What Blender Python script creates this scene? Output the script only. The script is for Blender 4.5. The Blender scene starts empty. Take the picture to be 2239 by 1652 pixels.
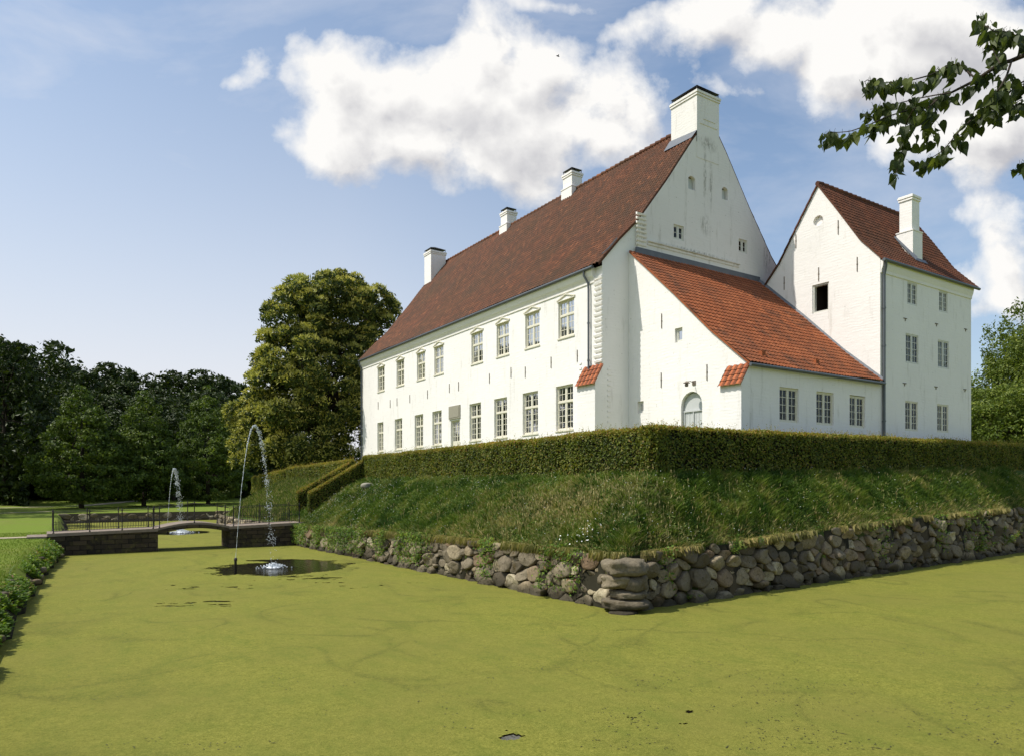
import bpy, math, random
import numpy as np
R = math.radians
rng = np.random.default_rng(7)
random.seed(7)
S = bpy.context.scene
COL = S.collection

# ------------------------------------------------------------------ survey: photo pixel (2239 x 1652) -> metres
F_, CX_, HY_, EYE = 1575., 1119.5, 1060., 3.5
def ray(px):
    t = (px - CX_) / F_
    return .834 * t + .552, -.552 * t + .834
def onX(px, py, X):
    a, b = ray(px); D = X / a
    return np.array((X, b * D, EYE + (HY_ - py) / F_ * D))
def onY(px, py, Y):
    a, b = ray(px); D = Y / b
    return np.array((a * D, Y, EYE + (HY_ - py) / F_ * D))
def atD(px, py, D):
    a, b = ray(px)
    return np.array((a * D, b * D, EYE + (HY_ - py) / F_ * D))
z1 = lambda x, y: (742.3 + x * .27125, 742.3 + y * .27125)
z3 = lambda x, y: (1214.6 + x * .27126, 539.8 + y * .27126)
z4 = lambda x, y: (1687 + x * .3882, 337.4 + y * .3882)
z2 = lambda x, y: (1214.6 + x * .28594, 135 + y * .28594)

# ------------------------------------------------------------------ value noise in numpy
_T = rng.random((64, 64, 16))
def vnoise(x, y, z=0.):
    x = np.asarray(x, float); y = np.asarray(y, float); z = np.zeros_like(x) + z
    xi, yi, zi = np.floor(x).astype(int), np.floor(y).astype(int), np.floor(z).astype(int)
    fx, fy, fz = x - xi, y - yi, z - zi
    fx, fy, fz = fx*fx*(3-2*fx), fy*fy*(3-2*fy), fz*fz*(3-2*fz)
    def g(a, b, c): return _T[(xi+a) % 64, (yi+b) % 64, (zi+c) % 16]
    r = 0
    for a in (0, 1):
        for b in (0, 1):
            for c in (0, 1):
                r = r + g(a, b, c) * (fx if a else 1-fx) * (fy if b else 1-fy) * (fz if c else 1-fz)
    return r
def fbm(x, y, z=0., o=4):
    s = 0; a = .5; n = 0
    for k in range(o):
        s = s + a * vnoise(np.asarray(x)*2**k + 7*k, np.asarray(y)*2**k + 3*k, np.asarray(z)*2**k + k); n += a; a *= .5
    return s / n

# ------------------------------------------------------------------ mesh collecting
class B:
    def __init__(s): s.V = []; s.F = []; s.n = 0
    def add(s, V, F, r=0., m=0, g=0.):
        V = np.asarray(V, float).reshape(-1, 3); F = np.asarray(F, int)
        if F.ndim == 1: F = F[None]
        k = len(F)
        s.V.append(V); s.F.append((F + s.n, np.broadcast_to(np.asarray(r, float), (k,)), np.broadcast_to(np.asarray(m, int), (k,)), np.broadcast_to(np.asarray(g, float), (k,))))
        s.n += len(V)
    def poly(s, pts, r=0., m=0, g=0.): s.add(pts, list(range(len(pts))), r, m, g)
    def box(s, x0, x1, y0, y1, z0, z1, r=0., m=0, f=None):
        P = [(x, y, z) for z in (z0, z1) for y in (y0, y1) for x in (x0, x1)]
        if f: P = [f(*p) for p in P]
        s.add(P, [(0,2,3,1),(4,5,7,6),(0,1,5,4),(2,6,7,3),(0,4,6,2),(1,3,7,5)], r, m)
    def tube(s, pts, rad, n=8, r=0., m=0, cap=True):
        pts = np.asarray(pts, float); k = len(pts)
        rad = np.broadcast_to(np.asarray(rad, float), (k,))
        T = np.gradient(pts, axis=0); T /= np.linalg.norm(T, axis=1)[:, None] + 1e-9
        up = np.array((0, 0, 1.)) if abs(T[:, 2]).mean() < .8 else np.array((1., 0, 0))
        a = np.cross(T, up); a /= np.linalg.norm(a, axis=1)[:, None] + 1e-9
        b = np.cross(T, a)
        th = np.arange(n) / n * 2 * math.pi
        V = pts[:, None] + rad[:, None, None] * (np.cos(th)[None, :, None] * a[:, None] + np.sin(th)[None, :, None] * b[:, None])
        i = np.arange(k-1)[:, None] * n; j = np.arange(n)[None]; j2 = (j+1) % n
        Fq = np.stack([i+j, i+j2, i+n+j2, i+n+j], -1).reshape(-1, 4)
        s.add(V.reshape(-1, 3), Fq, r, m)
        if cap:
            s.add(V[0], list(range(n)), r, m); s.add(V[-1], list(range(n))[::-1], r, m)
    def grid(s, P, r=0., m=0, close=False):
        P = np.asarray(P); a, b = P.shape[:2]
        i = np.arange(a-1)[:, None]; j = np.arange(b if close else b-1)[None]; j2 = (j+1) % b
        Fq = np.stack([i*b+j, i*b+j2, (i+1)*b+j2, (i+1)*b+j], -1).reshape(-1, 4)
        s.add(P.reshape(-1, 3), Fq, r, m)
    def lathe(s, c, prof, n=12, r=0., m=0):
        th = np.arange(n) / n * 2 * math.pi
        P = np.array([[(c[0] + q*math.cos(t), c[1] + q*math.sin(t), c[2] + h) for t in th] for q, h in prof])
        s.grid(P, r, m, close=True)
    def build(s, name, mats, parent=None, base=None, smooth=False, fix=None, kind=None):
        V = np.concatenate(s.V)
        if fix is not None: V = fix(V)
        if parent is not None: base = np.array(parent['_b'])
        if base is None: base = np.zeros(3)
        V = V - np.asarray(base, float)
        me = bpy.data.meshes.new(name)
        me.vertices.add(len(V)); me.vertices.foreach_set('co', V.astype(np.float32).ravel())
        L = np.concatenate([f.ravel() for f, *_ in s.F]); C = np.concatenate([np.full(len(f), f.shape[1]) for f, *_ in s.F])
        me.loops.add(len(L)); me.loops.foreach_set('vertex_index', L.astype(np.int32))
        me.polygons.add(len(C)); st = np.concatenate([[0], np.cumsum(C)[:-1]])
        me.polygons.foreach_set('loop_start', st.astype(np.int32))
        me.polygons.foreach_set('material_index', np.concatenate([q for _, _, q, _ in s.F]).astype(np.int32))
        me.polygons.foreach_set('use_smooth', np.full(len(C), smooth))
        me.update(calc_edges=True)
        at = me.attributes.new('rnd', 'FLOAT', 'FACE'); at.data.foreach_set('value', np.concatenate([q for _, q, _, _ in s.F]).astype(np.float32))
        at = me.attributes.new('tip', 'FLOAT', 'FACE'); at.data.foreach_set('value', np.concatenate([q for *_, q in s.F]).astype(np.float32))
        for m in (mats if isinstance(mats, (list, tuple)) else [mats]): me.materials.append(m)
        o = bpy.data.objects.new(name, me); COL.objects.link(o)
        if parent is not None: o.parent = parent; o['_b'] = list(base) if parent.get('_b') is not None else None
        else: o.location = base; o['_b'] = list(map(float, base))
        if kind: o['kind'] = kind
        return o
def tag(o, label=None, cat=None, group=None, kind=None):
    if label: o['label'] = label
    if cat: o['category'] = cat
    if group: o['group'] = group
    if kind: o['kind'] = kind
    return o
def thing(name, base, label, cat, group=None):
    o = bpy.data.objects.new(name, None); COL.objects.link(o); o.location = base
    o['_b'] = list(map(float, base)); o.empty_display_size = .3
    return tag(o, label, cat, group)
def copy_tree(o, parent=None):
    c = o.copy(); COL.objects.link(c); c.parent = parent
    for ch in list(o.children): copy_tree(ch, c)
    return c

# ------------------------------------------------------------------ materials
class N:
    def __init__(s, name, rough=.8, spec=.2):
        s.m = bpy.data.materials.new(name); s.m.use_nodes = True; s.t = s.m.node_tree; s.b = s.t.nodes['Principled BSDF']
        s.b.inputs['Roughness'].default_value = rough; s.b.inputs['Specular IOR Level'].default_value = spec
    def n(s, ty, **k):
        x = s.t.nodes.new(ty)
        for a, v in k.items(): setattr(x, a, v)
        return x
    def l(s, a, b): s.t.links.new(a, b)
    def val(s, x, inp):
        if isinstance(x, (int, float)): inp.default_value = x
        elif isinstance(x, (tuple, list)): inp.default_value = tuple(x) + ((1,) if len(x) == 3 and len(inp.default_value) == 4 else ())
        else: s.l(x, inp)
    def pos(s): return s.n('ShaderNodeNewGeometry').outputs['Position']
    def attr(s, n): return s.n('ShaderNodeAttribute', attribute_name=n).outputs['Fac']
    def math(s, op, a, b=0., c=None, clamp=False):
        x = s.n('ShaderNodeMath', operation=op, use_clamp=clamp); s.val(a, x.inputs[0]); s.val(b, x.inputs[1])
        if c is not None: s.val(c, x.inputs[2])
        return x.outputs[0]
    def vmath(s, op, a, b=(0,0,0), c=None):
        x = s.n('ShaderNodeVectorMath', operation=op); s.val(a, x.inputs[0]); s.val(b, x.inputs[1])
        if c is not None: s.val(c, x.inputs[2])
        return x.outputs['Value'] if op in ('LENGTH', 'DOT_PRODUCT', 'DISTANCE') else x.outputs[0]
    def noise(s, v, sc, det=4., ro=.6, dist=0.):
        x = s.n('ShaderNodeTexNoise'); s.val(v, x.inputs['Vector']); x.inputs['Scale'].default_value = sc
        x.inputs['Detail'].default_value = det; x.inputs['Roughness'].default_value = ro; x.inputs['Distortion'].default_value = dist
        return x.outputs['Fac']
    def ramp(s, f, stops):
        x = s.n('ShaderNodeValToRGB'); s.val(f, x.inputs[0]); e = x.color_ramp.elements
        while len(e) < len(stops): e.new(.5)
        for q, (p, c) in zip(e, stops):
            q.position = p; q.color = (c if isinstance(c, (tuple, list)) else (c,)*3) + ((1,) if not isinstance(c, (tuple, list)) or len(c) == 3 else ())
        return x.outputs[0]
    def mix(s, f, a, b, mode='MIX'):
        x = s.n('ShaderNodeMix', data_type='RGBA', blend_type=mode); s.val(f, x.inputs[0]); s.val(a, x.inputs[6]); s.val(b, x.inputs[7])
        return x.outputs[2]
    def bump(s, h, st=.3, d=.02):
        x = s.n('ShaderNodeBump'); x.inputs['Strength'].default_value = st; x.inputs['Distance'].default_value = d
        s.l(h, x.inputs['Height']); s.l(x.outputs[0], s.b.inputs['Normal'])
    def col(s, c): s.val(c, s.b.inputs['Base Color']); return s
def simple(name, c, rough=.7, spec=.2, var=.25, sc=3., metal=0., bump=0.):
    k = N(name, rough, spec); n_ = k.noise(k.pos(), sc)
    k.col(k.mix(n_, tuple(q*(1-var) for q in c), tuple(min(1, q*(1+var)) for q in c)))
    k.b.inputs['Metallic'].default_value = metal
    if bump: k.bump(k.noise(k.pos(), sc*8), bump, .01)
    return k.m
def foliage(name, stops, tips=None, trans=.25, rough=.55, big=.35):
    k = N(name, rough, .25); r = k.attr('rnd')
    c = k.ramp(r, stops)
    if tips: c = k.mix(k.attr('tip'), c, k.ramp(r, tips))
    nb = k.ramp(k.noise(k.pos(), big, 3), [(.3, (.72,.78,.75)), (.7, (1.25,1.18,1.1))])
    c = k.mix(1., c, nb, 'MULTIPLY'); k.col(c)
    tr = k.n('ShaderNodeBsdfTranslucent'); k.l(k.mix(1., c, (1.5, 1.6, .7), 'MULTIPLY'), tr.inputs[0])
    mx = k.n('ShaderNodeMixShader'); mx.inputs[0].default_value = trans
    k.l(k.b.outputs[0], mx.inputs[1]); k.l(tr.outputs[0], mx.inputs[2])
    k.l(mx.outputs[0], k.t.nodes['Material Output'].inputs['Surface'])
    return k.m

def plaster(name, dirt=.5, base=(.83,.795,.76), runs=()):
    k = N(name, .85, .15); p = k.pos()
    br = k.noise(p, .35, 5, .65)
    c = k.mix(k.ramp(br, [(.35, 0.), (.75, .55)]), base, tuple(q*.88 for q in base))
    # rain streaks, taller than wide, and small chips and lichen specks
    st = k.noise(k.vmath('MULTIPLY', p, (1., 1., .16)), 2.6, 6, .7)
    c = k.mix(k.math('MULTIPLY', k.ramp(st, [(.56, 0.), (.74, 1.)]), dirt*.55), c, (.40,.37,.31))
    sp = k.noise(p, 7., 4, .7)
    c = k.mix(k.math('MULTIPLY', k.ramp(sp, [(.66, 0.), (.72, 1.)]), dirt*.75), c, (.22,.19,.14))
    for rx, rz, rw, rh in runs:      # long rain runs below the chimney, each with its own place and width
        sx = k.n('ShaderNodeSeparateXYZ'); k.l(p, sx.inputs[0])
        e = k.vmath('LENGTH', k.vmath('MULTIPLY_ADD', p, (1/rw, 0, 1/rh), (-rx/rw, 0, -rz/rh)))
        f_ = k.math('MULTIPLY', k.math('SUBTRACT', 1., e, clamp=True), k.ramp(k.noise(k.vmath('MULTIPLY', p, (1., 1., .3)), 9., 5, .75), [(.42, 0.), (.6, 1.)]))
        c = k.mix(k.math('MULTIPLY', f_, 1.0, clamp=True), c, (.22,.20,.165))
    k.col(c)
    w = k.n('ShaderNodeTexWave', wave_type='BANDS', bands_direction='Z'); k.l(p, w.inputs[0])
    w.inputs['Scale'].default_value = 2.1; w.inputs['Distortion'].default_value = 5.; w.inputs['Detail'].default_value = 3; w.inputs['Detail Scale'].default_value = .8
    h = k.math('ADD', k.math('MULTIPLY', k.math('MULTIPLY', w.outputs['Fac'], k.ramp(k.noise(p, .9, 3), [(.4, 0.), (.65, 1.)])), .16), k.noise(k.vmath('MULTIPLY', p, (1., 1., 1.8)), 2.6, 6, .6))
    k.bump(h, .5, .03)
    return k.m
M = {}
M['plaster'] = plaster('white_limewash', .8)
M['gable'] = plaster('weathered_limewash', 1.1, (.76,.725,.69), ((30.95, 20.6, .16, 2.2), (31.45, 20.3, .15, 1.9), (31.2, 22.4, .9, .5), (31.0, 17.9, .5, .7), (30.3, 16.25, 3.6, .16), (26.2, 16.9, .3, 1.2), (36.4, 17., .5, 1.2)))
M['trim'] = plaster('cornice_limewash', .5, (.84,.80,.765))
M['dark'] = simple('dark_room', (.035,.025,.02), .9)  # unlit rooms behind the openings: their shade is put into this near-black colour
M['frame'] = simple('cream_window_paint', (.68,.64,.52), .5, .3, .08)
M['whiteframe'] = simple('white_window_paint', (.62,.61,.55), .5, .3, .1)
M['curtain'] = simple('pale_curtain', (.42,.42,.38), .9, .1, .25, 6)
M['blind'] = simple('white_blind', (.55,.56,.53), .8, .1, .12, 3)
M['lead'] = simple('grey_lead', (.11,.12,.14), .5, .4, .3)
M['zinc'] = simple('grey_zinc', (.10,.11,.12), .45, .5, .25, metal=.3)
M['iron'] = simple('rusty_black_iron', (.035,.028,.024), .6, .4, .4)
M['anchor'] = simple('weathered_iron', (.16,.13,.10), .7, .3, .4)
M['coverplate'] = simple('black_sheet_metal', (.02,.016,.014), .5, .4)
M['plaque'] = simple('grey_sandstone', (.30,.28,.22), .9, .1, .2, 12, bump=.6)
M['greydoor'] = simple('pale_grey_door_paint', (.50,.51,.50), .55, .3, .08)
M['bird'] = simple('dark_feathers', (.02,.02,.022), .7)
M['bark'] = simple('grey_brown_bark', (.045,.035,.025), .9, .1, .5, 5, bump=.8)
k = N('window_glass', .05); p_ = k.n('ShaderNodeBsdfTransparent'); g_ = k.n('ShaderNodeBsdfGlossy'); g_.inputs['Roughness'].default_value = .03
fr = k.n('ShaderNodeFresnel'); fr.inputs[0].default_value = 1.5; mx = k.n('ShaderNodeMixShader'); p_.inputs[0].default_value = (.75,.78,.76,1)
k.l(k.math('ADD', k.math('MULTIPLY', fr.outputs[0], .8), .0), mx.inputs[0]); k.l(p_.outputs[0], mx.inputs[1]); k.l(g_.outputs[0], mx.inputs[2]); k.l(mx.outputs[0], k.t.nodes['Material Output'].inputs[0])
M['glass'] = k.m

def tiles(name, stops, moss, mossamt, soot):
    k = N(name, .75, .25); r = k.attr('rnd'); p = k.pos()
    c = k.ramp(r, stops)
    nb = k.noise(p, .28, 5, .6)
    c = k.mix(k.math('MULTIPLY', k.ramp(nb, [(.38, 0.), (.68, 1.)]), mossamt), c, moss)
    n2 = k.noise(k.vmath('MULTIPLY', p, (1., 1., .5)), .7, 6, .7)
    c = k.mix(k.math('MULTIPLY', k.ramp(n2, [(.5, 0.), (.68, 1.)]), soot), c, (.035,.028,.02))
    c = k.mix(k.math('MULTIPLY', k.ramp(k.noise(p, 9, 3, .7), [(.5, 0.), (.75, 1.)]), .35), c, moss)
    c = k.mix(k.math('MULTIPLY', k.attr('tip'), .9), c, (.028,.020,.012))
    k.col(c); k.bump(k.noise(p, 25), .4, .01)
    return k.m
M['oldtile'] = tiles('old_brown_roof_tile', [(0, (.080,.027,.011)), (.35, (.108,.035,.013)), (.7, (.138,.043,.016)), (.93, (.18,.058,.021)), (1, (.29,.10,.038))], (.060,.036,.014), .5, .3)
M['towertile'] = tiles('dark_red_roof_tile', [(0, (.085,.027,.012)), (.5, (.125,.038,.015)), (1, (.18,.058,.025))], (.05,.032,.018), .45, .3)
M['newtile'] = tiles('orange_roof_tile', [(0, (.27,.070,.022)), (.5, (.33,.090,.028)), (.85, (.38,.108,.035)), (1, (.43,.135,.048))], (.11,.048,.024), .35, .75)
M['captile'] = tiles('bright_orange_tile', [(0, (.30,.075,.026)), (1, (.45,.13,.045))], (.3,.1,.04), .1, .05)

k = N('grass_soil', .95, .1); p = k.pos()
c = k.mix(k.noise(p, 6, 5, .7), (.030,.062,.010), (.075,.110,.020))
k.col(k.mix(k.ramp(k.noise(p, .5, 4), [(.4, 0.), (.7, .6)]), c, (.10,.085,.035))); k.bump(k.noise(p, 14, 5, .7), 1., .06); M['soil'] = k.m
# the sheet of ground: mown lawn outside the moat
k = N('mown_lawn', .9, .1); p = k.pos()
c = k.mix(k.ramp(k.noise(p, 18, 5, .75), [(.3, 0.), (.7, 1.)]), (.095,.150,.015), (.190,.245,.034))
c = k.mix(k.math('MULTIPLY', k.ramp(k.noise(p, .35, 5, .65), [(.45, 0.), (.7, 1.)]), .6), c, (.17,.155,.05))
k.col(c); k.bump(k.noise(p, 40, 4, .7), 1., .03); M['lawn'] = k.m
M['gravel'] = simple('pale_gravel', (.36,.31,.22), .95, .1, .3, 20, bump=.6)
M['dirt'] = simple('dark_moat_earth', (.022,.020,.012), .95, .1, .4, 5, bump=.8)

k = N('fieldstone', .85, .2); p = k.pos(); r = k.attr('rnd')
c = k.ramp(r, [(0, (.090,.074,.050)), (.25, (.17,.140,.095)), (.5, (.26,.215,.145)), (.72, (.37,.30,.19)), (.84, (.21,.135,.080)), (.93, (.46,.385,.245)), (1, (.58,.50,.34))])
c = k.mix(k.ramp(k.noise(p, 14, 6, .7), [(.35, 0.), (.7, .6)]), c, tuple((.065,.052,.036)))
c = k.mix(k.math('MULTIPLY', k.ramp(k.noise(p, 2.2, 5, .7), [(.54, 0.), (.66, 1.)]), .7), c, (.085,.058,.018))
pz = k.n('ShaderNodeSeparateXYZ'); k.l(p, pz.inputs[0])
wet = k.math('SUBTRACT', 1., k.math('DIVIDE', k.math('ADD', pz.outputs[2], k.math('MULTIPLY', k.noise(p, 3), -.25)), .22), clamp=True)
c = k.mix(k.math('MULTIPLY', wet, .75), c, (.03,.026,.016))
k.col(c); k.bump(k.noise(p, 13, 7, .78), 1., .05); M['stone'] = k.m
k = N('old_quay_stone', .85, .2); p = k.pos()
br = k.n('ShaderNodeTexBrick'); br.offset = .5; mp = k.vmath('MULTIPLY', p, (1,1,1))
sx = k.n('ShaderNodeSeparateXYZ'); k.l(p, sx.inputs[0]); cx = k.n('ShaderNodeCombineXYZ')
k.l(k.math('ADD', sx.outputs[0], sx.outputs[1]), cx.inputs[0]); k.l(sx.outputs[2], cx.inputs[1]); k.l(cx.outputs[0], br.inputs[0])
for a, v in (('Color1', (.030,.024,.018,1)), ('Color2', (.085,.062,.040,1)), ('Mortar', (.016,.013,.010,1)), ('Scale', 1.), ('Mortar Size', .02), ('Brick Width', .62), ('Row Height', .24), ('Bias', .0), ('Mortar Smooth', .6)): br.inputs[a].default_value = v
c = k.mix(k.math('MULTIPLY', k.ramp(k.noise(p, 2.5, 6, .75), [(.5, 0.), (.66, 1.)]), .8), br.outputs[0], (.10,.085,.03))
c = k.mix(k.math('MULTIPLY', k.ramp(k.noise(p, 5., 6, .75), [(.62, 0.), (.7, 1.)]), .8), c, (.20,.13,.06))
k.col(c); k.bump(k.math('ADD', k.math('MULTIPLY', br.outputs['Fac'], -.6), k.noise(p, 9, 6, .7)), .9, .06); M['quay'] = k.m
M['debris'] = simple('wet_dead_leaf', (.045,.045,.02), .6)
M['deck'] = simple('worn_stone_slab', (.22,.175,.14), .85, .2, .35, 4, bump=.5)
M['rail'] = simple('dark_iron_rail', (.018,.015,.014), .55, .4, .3)
M['rock'] = M['stone']

# duckweed and the water below it
k = N('duckweed_leaves', .8, .07); p = k.pos()
g1 = k.math('ADD', k.math('MULTIPLY', k.noise(p, 26, 3, .9), .6), k.math('MULTIPLY', k.noise(p, 6, 6, .85), .4)); g2 = k.noise(p, .22, 5, .6)
c = k.mix(k.ramp(g1, [(.36, 0.), (.64, 1.)]), (.090,.104,.013), (.280,.264,.052))
c = k.mix(k.ramp(g2, [(.35, 0.), (.7, .75)]), c, (.175,.165,.036))
gy = k.noise(k.vmath('MULTIPLY', p, (1.,.55,1.)), 1.5, 6, .7)
c = k.mix(k.math('MULTIPLY', k.ramp(gy, [(.45, 0.), (.7, 1.)]), .5), c, (.110,.138,.022))
tr1 = k.math('ABSOLUTE', k.math('SUBTRACT', k.noise(p, .17, 1.5, .4, .5), .5)); tr2 = k.math('ABSOLUTE', k.math('SUBTRACT', k.noise(k.vmath('ADD', p, (31, 7, 3)), .24, 1.5, .4, .6), .46))
t = k.math('MAXIMUM', k.ramp(tr1, [(0, 1.), (.020, 0.)]), k.ramp(tr2, [(0, 1.), (.022, 0.)]))
t = k.math('MULTIPLY', t, k.math('MULTIPLY', k.ramp(k.noise(p, 11, 4, .85), [(.40, .15), (.62, 1.)]), k.ramp(k.noise(p, .45, 2), [(.38, 0.), (.6, 1.)])))
c = k.mix(k.math('MULTIPLY', t, .62), c, (.055,.065,.015))
sk = k.ramp(k.noise(p, 5.5, 6, .8), [(.66, 0.), (.70, 1.)])
sk = k.math('MULTIPLY', sk, k.ramp(k.noise(p, .3, 2), [(.45, 0.), (.6, 1.)]))
c = k.mix(k.math('MULTIPLY', sk, .85), c, (.04,.045,.012))
k.col(c); k.bump(k.noise(p, 38, 4, .85), .8, .02); M['duckweed'] = k.m
k = N('dark_moat_water', .06, .5); p = k.pos(); k.col((.012,.010,.006))
h = k.math('MULTIPLY', k.noise(p, 5, 3, .6), .5)
for cxy in ((8.45, 31.14), (8.9, 57.6)):
    d = k.vmath('DISTANCE', k.vmath('MULTIPLY', p, (1,1,0)), (cxy[0], cxy[1], 0))
    wv = k.math('SINE', k.math('MULTIPLY', d, 22.)); h = k.math('ADD', h, k.math('MULTIPLY', wv, k.math('DIVIDE', .35, k.math('ADD', k.math('MULTIPLY', d, d), .35))))
k.bump(h, .5, .03); M['water'] = k.m
k = N('spray', .1, .8); k.col((.85,.88,.9)); k.b.inputs['Transmission Weight'].default_value = .35; M['spray'] = k.m
k = N('foam', .4, .5); k.col((.8,.83,.85)); M['foam'] = k.m

M['hedge'] = foliage('hedge_leaves', [(0, (.035,.055,.010)), (.4, (.095,.125,.018)), (.85, (.20,.22,.032)), (1, (.22,.15,.045))], [(0, (.20,.22,.03)), (.5, (.34,.30,.05)), (.8, (.36,.22,.06)), (1, (.34,.15,.06))], .3, big=.8)
M['hedgecore'] = simple('hedge_twigs', (.014,.013,.007), .95, .05)
M['grass'] = foliage('long_grass', [(0, (.030,.070,.009)), (.45, (.078,.135,.016)), (.8, (.145,.195,.028)), (1, (.24,.23,.07))], [(0, (.25,.205,.085)), (1, (.46,.38,.19))], .25, big=.45)
M['lawngrass'] = foliage('short_grass', [(0, (.08,.14,.014)), (.6, (.16,.225,.026)), (1, (.25,.25,.07))], None, .25)
M['weed'] = foliage('broad_weed_leaves', [(0, (.05,.10,.012)), (.6, (.12,.20,.025)), (.9, (.24,.31,.05)), (1, (.20,.10,.04))], None, .3)
M['flower'] = simple('white_petals', (.75,.75,.70), .6)
M['chestleaf'] = foliage('chestnut_leaves', [(0, (.025,.042,.007)), (.6, (.052,.075,.011)), (1, (.095,.12,.020))], None, .2)
M['catkin'] = foliage('chestnut_blossom', [(0, (.30,.30,.055)), (.6, (.52,.49,.13)), (1, (.66,.62,.25))], None, .15)
M['linden'] = foliage('linden_leaves', [(0, (.040,.070,.010)), (.6, (.085,.125,.018)), (1, (.16,.20,.036))], None, .22)
M['forest'] = foliage('forest_leaves', [(0, (.015,.028,.004)), (.6, (.032,.052,.007)), (1, (.060,.082,.012))], None, .15)
M['birch'] = foliage('birch_leaves', [(0, (.055,.085,.012)), (.6, (.11,.15,.020)), (1, (.19,.22,.038))], None, .25)
M['nearleaf'] = foliage('heart_leaves', [(0, (.022,.034,.010)), (.6, (.045,.062,.016)), (1, (.11,.135,.032))], None, .3, big=3.)

# ------------------------------------------------------------------ the lie of the land
def XL(y): return np.interp(y, [14.85, 27.4, 40.6, 62], [13.5, 13.15, 12.75, 12.9])
def YF(x): return np.interp(x, [13.5, 44, 80], [14.85, 16.8, 19.0])
def HYf(x): return np.interp(x, [17.2, 50, 90], [17.4, 19.05, 21.0])
def XB(y): return np.interp(y, [0, 12, 17.8, 24.6, 32.5, 42.4, 60, 80], [-2.0, -1.0, -.6, -.2, .33, 1.2, 2.0, 2.4])
def wtop_left(y): return np.interp(y, [14.8, 24, 40, 62], [1.5, 1.42, 1.12, 1.0])
def wtop_front(x): return np.interp(x, [13.5, 20, 32, 45, 80], [1.5, 1.68, 2.1, 2.3, 2.4])
ISLE_Y1 = 64.
def island_h(x, y):
    wl = 17.15 - XL(y); wf = HYf(x) - YF(x)
    sl = (x - XL(y) - .3) / (wl - .3); sf = (y - YF(x) - .3) / (wf - .3); sb = (ISLE_Y1 - y) / 6.
    s = np.minimum(np.minimum(sl, sf), sb); c = np.clip(s, 0, 1)
    w = 1 / (1 + np.exp(np.clip(-(sl - sf) * 6, -30, 30)))
    zt = wtop_left(y) * (1 - w) + wtop_front(x) * w
    hb = 3.78 + np.clip(x - 17, 0, 30) * .02
    z = zt + (hb - zt) * (1 - (1 - c) ** 1.35) + np.clip((s - 1) * 3, 0, 4) * .15
    return z + .12 * (fbm(x*1.9, y*1.9) - .5) * (c > 0)
def in_island(x, y): return (x > XL(y) + .12) & (y > YF(x) + .12) & (y < ISLE_Y1)
def in_moat(x, y):
    m = (y > 1.2) & (x > XB(y)) & (x < XL(y) + .2) & (y < 78)
    return m | ((y > 1.2) & (y < YF(x) + .2) & (x > 12)) | ((y > ISLE_Y1 - .1) & (y < 78) & (x > 12))
def ground_h(x, y):
    lawn = .88 + .04 * (fbm(x*.3, y*.3) - .5) + np.clip((np.hypot(x, y) - 105) * .03, 0, 9) + np.where(y < 1.2, np.clip(1.1 - (y < -500), 0, 1.1), 0)
    # soft edge of the left bank
    db = np.clip((XB(y) - x) / .7, 0, 1)
    lawn = np.where((x > XB(y) - 1) & (y > 1.2) & (y < 78), .15 + (lawn - .15) * db, lawn)
    z = np.where(in_moat(x, y), -.7, lawn)
    return np.where(in_island(x, y), island_h(x, y), z)
def axis(a, b, fine0, fine1, st):
    mid = np.arange(fine0, fine1 + 1e-6, st); lo = []; hi = []; v = fine0; d = st
    while v > a: d *= 1.22; v -= d; lo.append(v)
    v = fine1; d = st
    while v < b: d *= 1.22; v += d; hi.append(v)
    return np.array(lo[::-1] + list(mid) + hi)
ax = axis(-700, 800, -4, 40, .22); ay = axis(-300, 1200, .8, 79.4, .22)
GX, GY = np.meshgrid(ax, ay, indexing='ij')
GZ = ground_h(GX, GY)
g = B(); P = np.stack([GX, GY, GZ], -1); a_, b_ = P.shape[:2]
i = np.arange(a_-1)[:, None]; j = np.arange(b_-1)[None]
Fq = np.stack([i*b_+j, (i+1)*b_+j, (i+1)*b_+j+1, i*b_+j+1], -1).reshape(-1, 4)
cxm = (GX[:-1, :-1] + GX[1:, 1:]) / 2; cym = (GY[:-1, :-1] + GY[1:, 1:]) / 2
mi = np.where(in_island(cxm, cym) & (cxm < 19.5) | in_island(cxm, cym) & (cym < 20.5), 1, np.where(in_moat(cxm, cym), 2, 0)).ravel()
mi = np.where((GZ[:-1, :-1].ravel() < .6) & (mi == 0), 2, mi)
g.add(P.reshape(-1, 3), Fq, 0., mi)
tag(g.build('ground', [M['lawn'], M['soil'], M['dirt']], smooth=True), 'mown lawn and grassy castle mound around the moat', kind='structure')

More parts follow.
